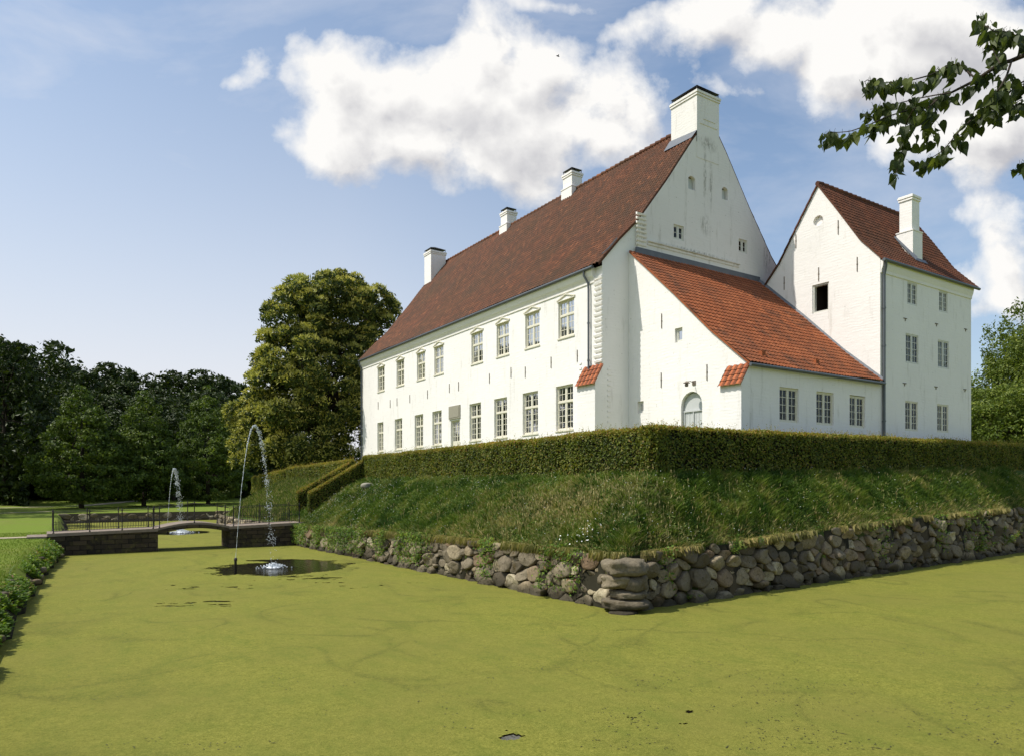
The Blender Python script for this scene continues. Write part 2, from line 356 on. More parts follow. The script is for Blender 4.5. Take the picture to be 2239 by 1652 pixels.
# water sheet and duckweed with the torn openings round the fountains
w = B(); w.poly([(-3, .8, 0), (95, .8, 0), (95, 80, 0), (-3, 80, 0)])
tag(w.build('moat_water', M['water']), 'dark water of the moat showing through the duckweed', kind='structure')
def hole_mask(x, y):
    rx, ry = .834, -.552
    def el(cx, cy, a, b, n=.35, sc=1.2, rot=True):
        dx, dy = x - cx, y - cy
        u = dx*rx + dy*ry; v = -dx*ry + dy*rx      # u across the view, v away from it
        return np.hypot(u / a, v / b) + n * (fbm(x*sc + cx, y*sc, o=5) - .5) + .16 * (fbm(u*5, v*9, o=3) - .5) + .10 * (rng.random(np.shape(x)) - .5)
    h = el(8.75, 30.9, 2.85, 2.75, .45) < 1
    h |= (el(9.9, 33.6, 1.9, .55, 1.2, 2.2) < .95)
    h |= el(9.1, 57.5, 1.75, 2.2, .4) < 1
    a = fbm((x*rx + y*ry) * 2.2, (-x*ry + y*rx) * 3.6, o=6)
    for cx, cy, ra, rb, th in ((5.1, 26.4, 2.1, 1.1, .60), (4.3, 22.6, 1.9, 1.0, .62), (8.6, 27.0, 3.2, 1.6, .67), (9.4, 24.4, 3., 1.6, .71), (5.45, 8.4, .40, .20, .52), (8.3, 7.6, 1.4, .8, .73)):
        e = el(cx, cy, ra, rb, .2)
        h |= (a > th + .28 * np.clip(e, 0, 2) ** 2 - .06) & (e < 1.25)
    return h
d = B(); z = .012
def patch(x0, x1, y0, y1, st):
    xs = np.linspace(x0, x1, int(round((x1-x0)/st)) + 1); ys = np.linspace(y0, y1, int(round((y1-y0)/st)) + 1)
    X, Y = np.meshgrid(xs, ys, indexing='ij'); a, b = X.shape
    i = np.arange(a-1)[:, None]; j = np.arange(b-1)[None]
    Fq = np.stack([i*b+j, (i+1)*b+j, (i+1)*b+j+1, i*b+j+1], -1).reshape(-1, 4)
    cx = (X[:-1,:-1]+X[1:,1:])/2; cy = (Y[:-1,:-1]+Y[1:,1:])/2
    keep = ~hole_mask(cx, cy).ravel()
    d.add(np.stack([X, Y, X*0+z], -1).reshape(-1, 3), Fq[keep])
patch(2.0, 12.4, 20.5, 35.5, .045); patch(4.5, 10.5, 6.5, 9.5, .04); patch(5.5, 12.4, 54, 61.5, .07)
for q in ((-3, 95, .8, 6.5), (-3, 4.5, 6.5, 9.5), (10.5, 95, 6.5, 9.5), (-3, 95, 9.5, 20.5), (-3, 2.0, 20.5, 35.5), (12.4, 14, 20.5, 35.5), (-3, 14, 35.5, 54), (-3, 5.5, 54, 61.5), (12.4, 14, 54, 61.5), (-3, 95, 61.5, 80)):
    d.poly([(q[0], q[2], z), (q[1], q[2], z), (q[1], q[3], z), (q[0], q[3], z)])
tag(d.build('duckweed', M['duckweed']), 'yellow green duckweed carpet covering the moat', kind='stuff')

# loose bits of leaf and twig lying on the weed
b = B(); n = 5200; t_ = rng.random(n)*1.35 - .62; D_ = 9.5 + 13*rng.random(n)**1.3; X = (.834*t_ + .552)*D_; Y = (-.552*t_ + .834)*D_
kk = (fbm(X*1.1, Y*1.1, o=3) > .50 + .16*(t_ < .05)) & (X < XL(Y)-.5) | (fbm(X*1.1, Y*1.1, o=3) > .53) & (Y < YF(X)-.6) & (t_ > .1); X, Y = X[kk], Y[kk]; n = len(X)
a = rng.random(n)*6.28; l_ = rng.uniform(.008, .032, n)*(1 + (rng.random(n) < .06)*1.6); w_ = rng.uniform(.004, .012, n)
V = np.stack([np.stack([X+np.cos(a)*l_*c + np.sin(a)*w_*s_, Y+np.sin(a)*l_*c - np.cos(a)*w_*s_, X*0+.02], 1) for c, s_ in ((1, 0), (0, 1), (-1, 0), (0, -1))], 1).reshape(-1, 3)
b.add(V, np.arange(n*4).reshape(-1, 4), rng.random(n)); tag(b.build('floating_debris', M['debris'], base=(8, 10, 0)), 'dark bits of leaf and twig scattered over the duckweed', kind='stuff')
# gravel paths, and a pale strip painting sunlit lawn by the wood
def path(name, pts, w_, label):
    b = B(); pts = np.array(pts, float); n = 60
    s = np.linspace(0, 1, n); X = np.interp(s, np.linspace(0, 1, len(pts)), pts[:, 0]); Y = np.interp(s, np.linspace(0, 1, len(pts)), pts[:, 1])
    T = np.gradient(np.stack([X, Y], 1), axis=0); T /= np.linalg.norm(T, axis=1)[:, None]
    rows = []
    for sgn in (-1, -.33, .33, 1):
        ww = w_ * (1 + .12*np.sin(np.arange(n)*1.7 + sgn)); x = X - T[:, 1]*sgn*ww; y = Y + T[:, 0]*sgn*ww
        rows.append(np.stack([x, y, ground_h(x, y) + .03], 1))
    b.grid(np.array(rows)); tag(b.build(name, M['gravel']), label, kind='structure')
path('path', [(-60, 45), (-30, 44), (-10, 43.5), (-.2, 43.4)], .5, 'narrow gravel path crossing the lawn to the bridge')
path('path', [(-60, 70), (-20, 79), (-2.8, 82.8), (1.2, 85), (3, 86)], .45, 'far gravel path across the lawn')
path('path', [(-40, 94), (-5, 101), (5, 106), (16, 122), (36, 152)], .9, 'pale strip painted for the sunlit lawn along the edge of the wood')  # sunlight on the far lawn, put into the colour of a pale strip

# ------------------------------------------------------------------ rubble walls
def stones_2d(L, H, rmin, rmax, rg):
    pts = []; arr = np.zeros((0, 3))
    for rad in np.concatenate([np.linspace(rmax, rmin, 14).repeat(int(L*9)), ]):
        x, y = rg.random()*L, rg.random()*H
        if len(arr) and (np.hypot(arr[:, 0]-x, arr[:, 1]-y) < (arr[:, 2] + rad)*.86).any(): continue
        pts.append((x, y, rad)); arr = np.array(pts)
    return arr
def clip_poly(P, nx, ny, c):
    out = []; k = len(P)
    for i in range(k):
        a = P[i]; b = P[(i+1) % k]; da = a[0]*nx + a[1]*ny - c; db = b[0]*nx + b[1]*ny - c
        if da <= 0: out.append(a)
        if (da < 0) != (db < 0) and da != db:
            t = da / (da - db); out.append((a[0] + (b[0]-a[0])*t, a[1] + (b[1]-a[1])*t))
    return out
def rubble(b, L, Hf_, mapf_, rg, rmin=.06, rmax=.235, Hmax=2.4, AS=.68, skip=.0):
    Hf = lambda s: Hf_(s/AS); mapf = lambda s, h, d_: mapf_(s/AS, h, d_); A = stones_2d(L*AS, Hmax, rmin, rmax, rg)
    n = 16
    for q in range(len(A)):
        x, y, r = A[q]
        if y > Hf(x) + .05: continue
        P = [(x-.6, y-.5), (x+.6, y-.5), (x+.6, y+.5), (x-.6, y+.5)]
        dd = np.hypot(A[:, 0]-x, A[:, 1]-y); nb = np.where((dd < .95) & (dd > 0))[0]
        for k in nb[np.argsort(dd[nb])]:
            x2, y2, r2 = A[k]; nx, ny = x2-x, y2-y; D2 = nx*nx + ny*ny
            t = .5 + (r*r - r2*r2) / (2*D2); t = min(max(t, .25), .75)
            P = clip_poly(P, nx, ny, nx*(x + nx*t) + ny*(y + ny*t))
            if len(P) < 3: break
        P = clip_poly(P, 0, 1, Hf(x) + .06)
        if len(P) < 3: continue
        if AS < .8 and x < skip*AS: continue
        P = np.array(P); c = P.mean(0); th = np.arange(n)/n*2*math.pi; rr = np.full(n, 9.)
        for k in range(len(P)):
            a, e = P[k]-c, P[(k+1) % len(P)]-P[k]
            for m_ in range(n):
                dx, dy = math.cos(th[m_]), math.sin(th[m_]); den = dx*e[1] - dy*e[0]
                if abs(den) < 1e-9: continue
                tt = (a[0]*e[1] - a[1]*e[0]) / den; uu = (a[0]*dy - a[1]*dx) / den
                if tt > 0 and -1e-6 <= uu <= 1+1e-6: rr[m_] = min(rr[m_], tt)
        rr = np.minimum(rr, .62); rr = (2*rr + np.minimum(np.roll(rr, 1), rr) + np.minimum(np.roll(rr, -1), rr)) / 4 * rg.uniform(.93, 1.0)
        size = rr.mean(); dep = size * rg.uniform(.25, .65); out = rg.uniform(-.05, .10); tl = rg.normal(0, .25, 2); sd = rg.random(3)*50
        rows = []
        for f in (-.7, 0, .35, .68, 1.0, 1.28, 1.5707):
            cs = 1 if f <= 0 else math.cos(f)**.30; hh = dep*math.sin(f)**.5 if f > 0 else f*.3
            X = c[0] + rr*cs*np.cos(th); Y = c[1] + rr*cs*np.sin(th)
            nz = (vnoise(X*4+sd[0], Y*4+sd[1], sd[2]) - .5)*.20 + (vnoise(X*11+sd[0], Y*11, sd[2])-.5)*.06
            rows.append(np.stack([X, Y, out + hh + nz*(f > 0) + (tl[0]*(X-c[0]) + tl[1]*(Y-c[1]))*(f > 0)], 1))
        G = np.array(rows); W = mapf(G[..., 0], G[..., 1], G[..., 2])
        b.grid(W, rg.random(), close=True)
rw = thing('retaining_wall', (13.5, 14.85, 0), 'dry rubble fieldstone wall holding up the grassy castle mound at the moat', 'stone wall')
def map_left(s, h, dpt):       # s runs from the corner away along the left arm of the moat
    y = 14.9 + s; return np.stack([XL(y) - dpt + h*.13, y + 0*h, h - .12], -1)
def map_front(s, h, dpt):
    x = 13.55 + s; return np.stack([x + 0*h, YF(x) - dpt + h*.13, h - .12], -1)
rg = np.random.default_rng(3)
b = B(); rubble(b, 27.3, lambda s: wtop_left(14.9 + s) + .12, map_left, rg, skip=.38)
S_ = np.linspace(-.1, 49, 80); Hh = np.array([0, .5, 1.0]) 
b.grid(np.array([[map_left(np.array(s_), np.array(h_*(wtop_left(14.9+s_)+.05)), np.array(-.12)) for h_ in Hh] for s_ in S_]), .0, 1)  # backing sheet: dark earth, its colour also holding the shade between stones
b.build('rubble_face', [M['stone'], M['dirt']], rw, smooth=True)
b = B(); rubble(b, 42, lambda s: wtop_front(13.55 + s) + .14, map_front, rg, skip=.38)
b.grid(np.array([[map_front(np.array(s_), np.array(h_*(wtop_front(13.5+s_)+.05)), np.array(-.12)) for h_ in Hh] for s_ in np.linspace(-.1, 66, 80)]), .0, 1)  # same backing along the front: earth and gap shade in one dark colour
b.build('rubble_face', [M['stone'], M['dirt']], rw, smooth=True)
def boulder(c, rx, ry, rz, rot, seed, sub=(18, 12), rough=.12):
    a = np.arange(sub[0])/sub[0]*2*math.pi; v = np.linspace(-math.pi/2, math.pi/2, sub[1])
    A, V_ = np.meshgrid(a, v, indexing='xy')
    sg = lambda q, e: np.sign(q)*np.abs(q)**e
    x = sg(np.cos(V_), .6)*sg(np.cos(A), .7); y = sg(np.cos(V_), .6)*sg(np.sin(A), .7); zz = sg(np.sin(V_), .6)
    r = 1 + rough*2*(fbm(x*1.3+seed, y*1.3, zz*1.3+4, 3) - .5) + rough*.5*(fbm(x*3.7+seed, y*3.7+5, zz*3.7+2, 3) - .5)
    x, y, zz = x*rx*r, y*ry*r, zz*rz*r
    return np.stack([c[0] + x*math.cos(rot) - y*math.sin(rot), c[1] + x*math.sin(rot) + y*math.cos(rot), c[2] + zz], -1)
for q, (dx, dy, zc, a, bb, hz, rot) in enumerate([(.34,.16,1.22,.60,.50,.25,.12), (.10,.46,.84,.44,.46,.19,-.5), (.66,.04,.78,.40,.36,.22,.7), (.48,.12,.47,.50,.44,.14,.4), (.26,.12,.20,.64,.50,.16,-.12), (-.2,-.15,.0,.36,.34,.10,.5)]):
    b = B(); b.grid(boulder((13.5+dx*.55, 14.85+dy*.55, zc), a, bb, hz, rot - .6, q*3.3, (30, 20), .36), (.42, .55, .3, .4, .33, .15)[q], close=True)
    b.build('boulder', M['stone'], rw, smooth=True)
# stones of the bank beyond the bridge and of the far bank
b = B(); 
rubble(b, 19, lambda s: 1.05 + 0*s, lambda s, h, dpt: np.stack([XL(45.5+s) - dpt + h*.2, 45.5 + s + 0*h, h-.1], -1), rg, .13, .28, 1.4)
tag(b.build('stone_wall', M['stone'], base=(12.8, 55, 0), smooth=True), 'low rubble wall along the island bank beyond the bridge', 'stone wall')
b = B(); rubble(b, 22, lambda s: .95 + 0*s, lambda s, h, dpt: np.stack([2.2 + s + 0*h, 78 - dpt + h*.1, h-.1], -1), rg, .16, .3, 1.3)
tag(b.build('stone_wall', M['stone'], base=(10, 78, 0), smooth=True), 'low dark rubble wall at the far end of the moat', 'stone wall')

# ------------------------------------------------------------------ leaf cards
def unit(v): return v / (np.linalg.norm(v, axis=-1, keepdims=True) + 1e-9)
def leaves(b, P, Nn, size, asp, rg, m=0, r=None, g=0., along=None):
    n = len(P); t = unit(np.cross(Nn, unit(rg.normal(size=(n, 3)))) if along is None else along); bt = unit(np.cross(Nn, t))
    s = np.broadcast_to(size, (n,))[:, None]; fold = unit(Nn) * s * .12
    V = np.stack([P - t*s*.5, P + bt*s*asp*.5 + fold, P + t*s*.5, P - bt*s*asp*.5 + fold], 1).reshape(-1, 3)
    Fq = np.arange(n*4).reshape(-1, 4)
    b.add(V, Fq, rg.random(n) if r is None else r, m, g)

def hedge(name, p0, p1, thick, zb0, zb1, h0, h1, n_m2, label, base=None, wav=.11, leaf=.10, step=None):
    """box hedge from p0 to p1 (its outer foot line), grown to the left of that direction"""
    rg = np.random.default_rng(int(abs(p0[0]*17 + p0[1]*31)) + 5)
    p0 = np.array(p0, float); p1 = np.array(p1, float); L = np.linalg.norm(p1-p0); T = (p1-p0)/L; Nn = np.array((-T[1], T[0]))
    def W(s, q, hf):    # s metres along, q across 0..1, hf height fraction
        f = s/L; zb = zb0 + (zb1-zb0)*f; hh = (h0 + (h1-h0)*f) + .13*(fbm(s*.7, q*2, o=3) - .5) - .10*np.abs(2*q-1)**4
        bul = wav*(fbm(s*1.1, hf*2.3, 3.) - .5)*2
        bul = bul + .22*(np.clip(1 - s/.5, 0, 1)**2 + np.clip(1 - (L-s)/.5, 0, 1)**2)*(np.abs(1-2*q))
        xy = p0 + T*s[:, None] + Nn*(thick*q + (bul + .12*np.clip(np.asarray(hf)*1. - .8, 0, 1)**2*12)*(1-2*q))[:, None]
        return np.column_stack([xy, zb + hh*hf])
    b = B()
    i0 = .09
    c = [W(np.array([s]), np.array([q]), np.array([hf]))[0] for hf in (-.08, .95) for q in (i0/thick, 1-i0/thick) for s in (i0, L-i0)]
    b.add(c, [(0,2,3,1),(4,5,7,6),(0,1,5,4),(2,6,7,3),(0,4,6,2),(1,3,7,5)], 0, 1)
    H = max(h0, h1)
    def side(n, kind):
        s = rg.random(n)*L; hf = rg.random(n); q = rg.random(n); dep = np.abs(rg.normal(0, .065, n))
        if kind == 'front': P = W(s, dep/thick, hf); nv = np.array((-Nn[0], -Nn[1], .25))
        elif kind == 'back': P = W(s, 1-dep/thick, hf); nv = np.array((Nn[0], Nn[1], .25))
        elif kind == 'top': P = W(s, q, 1 - dep/H + .035*rg.random(n)**3/1); nv = np.array((0, 0, 1.)); hf = 1
        elif kind == 'e0': P = W(dep, q, hf); nv = np.array((-T[0], -T[1], .2))
        else: P = W(L-dep, q, hf); nv = np.array((T[0], T[1], .2))
        tipf = np.clip((hf - .86)/.14, 0, 1)*.8*rg.random(n) + (rg.random(n) < .07)*.4
        if kind == 'top': tipf = .45 + .55*rg.random(n)
        Nv = unit(nv + rg.normal(0, .85, (n, 3)))
        leaves(b, P, Nv, leaf*rg.uniform(.7, 1.25, n), .62, rg, 0, None, np.clip(tipf, 0, 1))
    side(int(L*H*n_m2), 'front'); side(int(L*H*n_m2*.35), 'back'); side(int(L*thick*n_m2*1.2), 'top'); side(int(thick*H*n_m2), 'e0'); side(int(thick*H*n_m2), 'e1')
    # stray shoots above the clipped top
    n = int(L*26); s = rg.random(n)*L; q = rg.random(n); P = W(s, q, np.ones(n)); hh = .03 + rg.random(n)**2.2*.26
    for k in range(4):
        PP = P + np.column_stack([rg.normal(0, .02, n), rg.normal(0, .02, n), hh*(k+1)/4]); leaves(b, PP, unit(rg.normal(size=(n, 3))), .06, .5, rg, 0, None, rg.uniform(.5, 1, n))
    return tag(b.build(name, [M['hedge'], M['hedgecore']], base=(p0[0], p0[1], zb0)), label, 'hedge')
hedge('hedge', (17.15, 43.4), (17.15, 17.38), .85, 3.72, 3.66, 1.62, 1.84, 520, 'clipped hedge along the top of the bank below the long white facade')
hedge('hedge', (17.15, 17.38), (50, 19.05), .8, 3.66, 4.28, 1.84, 1.72, 430, 'shaded clipped hedge along the mound in front of the tower')
hedge('hedge', (50.0, 19.05), (90, 21.0), .8, 4.28, 4.6, 1.72, 1.6, 160, 'clipped hedge leaving the photo at the right edge', leaf=.12)
hedge('hedge', (13.75, 42.75), (17.3, 42.75), .7, 1.6, 3.75, 1.45, 1.4, 620, 'clipped hedge on the near side of the steps up from the bridge')
hedge('hedge', (13.75, 45.0), (17.3, 45.0), .7, 1.6, 3.7, 1.5, 1.4, 500, 'clipped hedge on the far side of the steps up from the bridge')
hedge('hedge', (17.15, 60.0), (17.15, 45.8), .85, 3.4, 3.7, 1.55, 1.5, 380, 'sunlit clipped hedge beyond the steps, below the blossoming tree', leaf=.1)
hedge('hedge', (17.3, 72.0), (17.15, 60.3), .85, 2.7, 3.3, 1.6, 1.55, 300, 'farthest clipped hedge, left of the blossoming tree foot', leaf=.12)
# steps between the stair hedges
b = B()
for q in range(14):
    z0 = 1.42 + q*.175; b.box(13.3 + q*.29, 13.3 + q*.29 + .31, 43.5, 44.95, z0 - .4, z0, .5)
tag(b.build('stone_steps', M['deck'], base=(13.3, 44.2, 1.4)), 'stone steps climbing between two hedges from the bridge', 'steps')

# ------------------------------------------------------------------ grass and flowers on the mound
def blades(b, X, Y, H, wd, rg, lean=.35, r=None, g=0., Z=None):
    n = len(X); Z = ground_h(X, Y) if Z is None else Z
    a = rg.random(n)*2*math.pi; dx, dy = np.cos(a)*wd, np.sin(a)*wd
    la = rg.random(n)*2*math.pi; ll = H*lean*rg.random(n)
    lx, ly = np.cos(la)*ll, np.sin(la)*ll
    V = np.stack([np.stack([X-dx, Y-dy, Z-.03], 1), np.stack([X+dx, Y+dy, Z-.03], 1), np.stack([X+dx*.7+lx*.4, Y+dy*.7+ly*.4, Z+H*.6], 1), np.stack([X+lx, Y+ly, Z+H], 1), np.stack([X-dx*.7+lx*.4, Y-dy*.7+ly*.4, Z+H*.6], 1)], 1).reshape(-1, 3)
    b.add(V, np.arange(n*5).reshape(-1, 5), rg.random(n) if r is None else r, 0, g)
rg = np.random.default_rng(11)
def slope_pts(n, which):
    if which == 'l':
        y = 15.2 + rg.random(n*2)**1.25*31.5; x = XL(y) + .22 + rg.random(n*2)*(17.3 - XL(y))
        k = (y > HYf(17.2)*0 + 14.9) & (y - YF(x) > .22)
    else:
        x = 14.0 + rg.random(n*2)**1.3*33; y = YF(x) + .22 + rg.random(n*2)*(HYf(x) + .1 - YF(x))
        k = (x - XL(y) > .3)
    x, y = x[k][:n], y[k][:n]; return x, y
b = B()
for which, n in (('l', 210000), ('f', 160000)):
    x, y = slope_pts(n, which)
    cl = fbm(x*2.9, y*2.9, o=3); big = fbm(x*.9 + 9, y*.9, o=4)
    H = (.06 + .30*np.clip(cl-.28, 0, 1)) * rg.uniform(.5, 1.5, len(x)) * (1.15 if which == 'f' else 1.)
    strawp = np.exp(-((x-15.2)/1.2)**2 - ((y-20.5 - (15.2-x)*1.5)/3.4)**2)*.5 + np.clip(1 - np.minimum(x-XL(y), y-YF(x))/.75, 0, 1)*.75 + np.clip(big-.57, 0, 1)*1.2
    tip = (rg.random(len(x)) < strawp)*rg.uniform(.5, 1, len(x))
    blades(b, x, y, H, .009 + .007*rg.random(len(x)), rg, 1.5, np.clip(.25 + .9*(fbm(x*1.6+3, y*1.6, o=4)-.5)*2 + .5*rg.random(len(x)), 0, 1), tip)
    n = len(x)//6; i_ = rg.integers(len(x), size=n); k_ = fbm(x[i_]*1.7+5, y[i_]*1.7, o=3) > .47; i_ = i_[k_]; n = len(i_)
    leaves(b, np.stack([x[i_], y[i_], ground_h(x[i_], y[i_]) + rg.uniform(.03, .22, n)], 1), unit(rg.normal(0, .5, (n, 3)) + np.array((-.3, -.3, 1))), rg.uniform(.04, .11, n), .5, rg)
x = 13.2 + rg.random(30000)*4; y = 46 + rg.random(30000)*16
blades(b, x, y, rg.uniform(.12, .4, len(x)), .03, rg, .5, None, (rg.random(len(x)) < .25)*.8)
tag(b.build('long_grass', M['grass'], base=(15, 25, 2)), 'long wild grass on the slope of the mound', kind='stuff')
# seeding stalks in the dry patches
b = B(); x, y = slope_pts(11000, 'l'); pr = np.exp(-((x-15.0)/1.1)**2 - ((y-19.5 - (15.2-x)*1.5)/3.4)**2) + .05; k = rg.random(len(x)) < pr
x, y = x[k], y[k]; x2, y2 = slope_pts(500, 'f'); x = np.r_[x, x2]; y = np.r_[y, y2]
H = rg.uniform(.2, .45, len(x)); blades(b, x, y, H, .006, rg, .35, None, 1.)
Z = ground_h(x, y) + H*.9
leaves(b, np.stack([x, y, Z], 1), unit(rg.normal(size=(len(x), 3))*np.array((1, 1, .1))), .13, .18, rg, 0, None, 1., along=np.tile((0.05, .05, 1.), (len(x), 1)))
tag(b.build('dry_grass_stalks', M['grass'], base=(15, 20, 2)), 'straw coloured seeding grass stalks on the mound', kind='stuff')
b = B()
def flowers(x, y, h, s):
    z = ground_h(x, y) + h; n = len(x); leaves(b, np.stack([x, y, z], 1), unit(np.tile((-.45, -.45, .7), (n, 1)) + rg.normal(0, .3, (n, 3))), s, 1., rg)
x, y = slope_pts(520, 'l'); k = (fbm(x*.8, y*.8) > .47) & (rg.random(len(x)) < .8); flowers(x[k], y[k], .2, .026)
x, y = slope_pts(160, 'f'); flowers(x, y, .32, .026)
c0 = onX(1270, 1178, 13.9); flowers(c0[0] + .25 + rg.normal(0, .28, 34), c0[1] + rg.normal(0, .45, 34), .22, .05)
x = 13.2 + rg.random(260)*3; y = 34 + rg.random(260)*9; flowers(x, y, .2, .026)
tag(b.build('daisies', M['flower'], base=(15, 25, 2)), 'tiny white wildflowers dotted over the slope', kind='stuff')
# brown dead grass hanging over the wall head
b = B(); n = 16000
y = 15.1 + rg.random(n)**1.1*25; xa = XL(y) + .30 + rg.normal(0, .06, n); keep = fbm(y*.9, y*0+2, o=3) > .36
def hang(X, Y, nx, ny, zt):
    n = len(X); Ld = rg.uniform(.06, .26, n); o = rg.uniform(.05, .22, n); s_ = rg.normal(0, .08, n); wd = .009
    tx, ty = -ny, nx
    p0 = np.stack([X, Y, zt], 1); p1 = np.stack([X + nx*o + tx*s_*.5, Y + ny*o + ty*s_*.5, zt + rg.uniform(0, .08, n)], 1); p2 = np.stack([X + nx*(o*1.3) + tx*s_, Y + ny*(o*1.3) + ty*s_, zt - Ld], 1)
    dW = np.array((tx*wd, ty*wd, 0))
    V = np.stack([p0-dW, p0+dW, p1+dW, p2, p1-dW], 1).reshape(-1, 3); b.add(V, np.arange(n*5).reshape(-1, 5), rg.random(n), 0, rg.uniform(.4, 1, n))
hang(xa[keep], y[keep], -1, 0, wtop_left(y[keep]) + .06)
n = 14000; x = 13.6 + rg.random(n)**1.1*28; keep = fbm(x*.8, x*0+5, o=3) > .40; x = x[keep]; hang(x, YF(x) + .30 + rg.normal(0, .06, len(x)), 0, -1, wtop_front(x) + .05)
tag(b.build('dead_grass', M['grass'], base=(14, 20, 1.5)), 'brown dead grass hanging over the head of the stone wall', kind='stuff')

# leafy weeds
def weed_mesh(seed, n=60, h=.5, w_=.35, lf=.13, asp=.42):
    rg = np.random.default_rng(seed); b = B(); P = []; Nv = []; A = []
    for s_ in range(9):
        a = rg.random()*6.28; ln = rg.uniform(.3, 1)*w_; top = np.array((math.cos(a)*ln, math.sin(a)*ln, h*rg.uniform(.5, 1.)))
        b.tube([np.zeros(3), top*np.array((.4, .4, .6)), top], .005, 4, .6, cap=False)
        for t in np.linspace(.3, 1, n//9):
            a2 = rg.random()*6.28; p = top*np.array((t, t, t)); dv = unit(np.array((math.cos(a2), math.sin(a2), .15)))
            P.append(p + dv*lf*.45); A.append(dv); Nv.append(unit(np.array((-dv[0]*.3, -dv[1]*.3, 1)) + rg.normal(0, .25, 3)))
    leaves(b, np.array(P), np.array(Nv), lf*rg.uniform(.6, 1.2, len(P)), asp, rg, along=np.array(A))
    return b
for q, (px, py, pl, sc, lab) in enumerate([
    (690, 1195, 'l', .8, 'bushy green weed at the bridge end of the stone wall'), (745, 1200, 'l', 1.0, 'green weed clump at the foot of the far stone wall'),
    (820, 1185, 'l', 1.3, 'tall yellow green weed rooted in the wall left of the fountain pool tip'), (915, 1215, 'l', 1.1, 'dark green weed hanging in the middle of the wall'),
    (1185, 1275, 'l', .75, 'strappy green tuft low in the wall left of the corner boulders'), (1440, 1225, 'f', .5, 'small pale leaf clump right of the corner boulders'),
    (1505, 1300, 'f', .8, 'dark leaf clump near the water right of the corner'), (1600, 1190, 'f', 1.3, 'low dark bushy weed on top of the front wall'),
    (1650, 1180, 'f', .8, 'broad leaved pale weed on top of the front wall'), (2140, 1185, 'f', 1.9, 'large green fern clump against the right end of the wall'), (2195, 1170, 'f', 2.1, 'tall grassy clump at the waterside by the right edge')]):
    p = onX(px, py, 13.1) if pl == 'l' else onY(px, py, float(YF(onY(px, py, 15.8)[0])) + .1)
    b = weed_mesh(50+q, 140 if sc > 1 else 80, .5*sc, .35*sc, .11*(.6 + .4*sc)); o = b.build('weed', M['weed'])
    o.location = (p[0], p[1], max(p[2] - .25*sc, .02)); tag(o, lab, 'weed', 'weeds growing on the rubble wall')
    if pl == 'l': o.rotation_euler = (0, -.5, 0)
    else: o.rotation_euler = (.5, 0, 0)
p = onX(803, 1060, 16.0); b = B(); b.grid(boulder((p[0], p[1], float(ground_h(p[0], p[1])) + .16), .42, .28, .17, .6, 8.), 1., close=True)
tag(b.build('rock', M['plaque'], base=(p[0], p[1], p[2]), smooth=True), 'pale oval boulder on the slope below the hedge corner', 'rock')
# creepers and nettles spilling over the wall
rg = np.random.default_rng(77); b = B(); n = 5200
s = 1.5 + rg.random(n)**.8*26; y = 14.9 + s; m_ = fbm(s*.9, s*0+11, o=3) + np.clip((s-16)/10, 0, 1)*.22; hz_ = rg.random(n)
k_ = (m_ > .56) & (hz_ < 1.1); s, y, hz_ = s[k_], y[k_], hz_[k_]; zt = wtop_left(y) + .1; z = zt*(1 - hz_**1.6*.8)
x = XL(y) - .06 - .30*rg.random(len(s)) + z*.1; P = np.stack([x, y, z], 1); A = unit(rg.normal(size=P.shape) + np.array((-.5, -.3, -.2)))
for q in range(3): leaves(b, P + rg.normal(0, .07, P.shape), unit(np.array((-.8, -.3, .6)) + rg.normal(0, .35, P.shape)), rg.uniform(.05, .13, len(P)), .5, rg, along=A)
n = 2600; s = 1.5 + rg.random(n)*38; x = 13.55 + s; m_ = fbm(s*.6, s*0+23, o=3); k_ = m_ > .60; x = x[k_]; hz_ = rg.random(len(x)); zt = wtop_front(x) + .1; z = zt*(1 - hz_**1.6*.8)
P = np.stack([x, YF(x) - .05 - .28*rg.random(len(x)) + z*.1, z], 1); A = unit(rg.normal(size=P.shape) + np.array((-.3, -.5, -.2)))
for q in range(3): leaves(b, P + rg.normal(0, .07, P.shape), unit(np.array((-.3, -.8, .6)) + rg.normal(0, .35, P.shape)), rg.uniform(.05, .13, len(P)), .5, rg, along=A)
tag(b.build('wall_creepers', M['weed'], base=(14, 25, 1)), 'green creepers and nettles spilling down over the fieldstone wall', kind='stuff')
# left bank: rocks and broad leaved plants
rg = np.random.default_rng(21)
b = B()
n = 3600; y = 11 + rg.random(n)**.9*31; x = XB(y) - .22 + rg.normal(0, .15, n); z = ground_h(x, y)
P = []; Nv = []; A = []; r_ = []
cl = fbm(y*1.1, x*1.1 + 3, o=3)
for q in range(n):
    if cl[q] < .45: continue
    hh = (.08 + .7*max(cl[q]-.42, 0)) * rg.uniform(.5, 1.2); k = 6; rr = rg.random()
    for s_ in range(k):
        a2 = rg.random()*6.28; dv = unit(np.array((math.cos(a2), math.sin(a2), rg.uniform(-.1, .9)))); lf = rg.uniform(.07, .18)
        P.append((x[q], y[q], z[q] + hh*(s_+.5)/k) + dv*lf*.5); A.append(dv); Nv.append(unit(np.array((-dv[0]*.5, -dv[1]*.5, 1)) + rg.normal(0, .2, 3))); r_.append(.92 + .08*rg.random() if rr > .93 else rr*.9)
sz = rg.uniform(.07, .17, len(P)); leaves(b, np.array(P), np.array(Nv), sz, .42, rg, r=np.array(r_), along=np.array(A))
tag(b.build('bank_plants', M['weed'], base=(0, 25, .5)), 'leafy waterside plants crowding the left bank', kind='stuff')
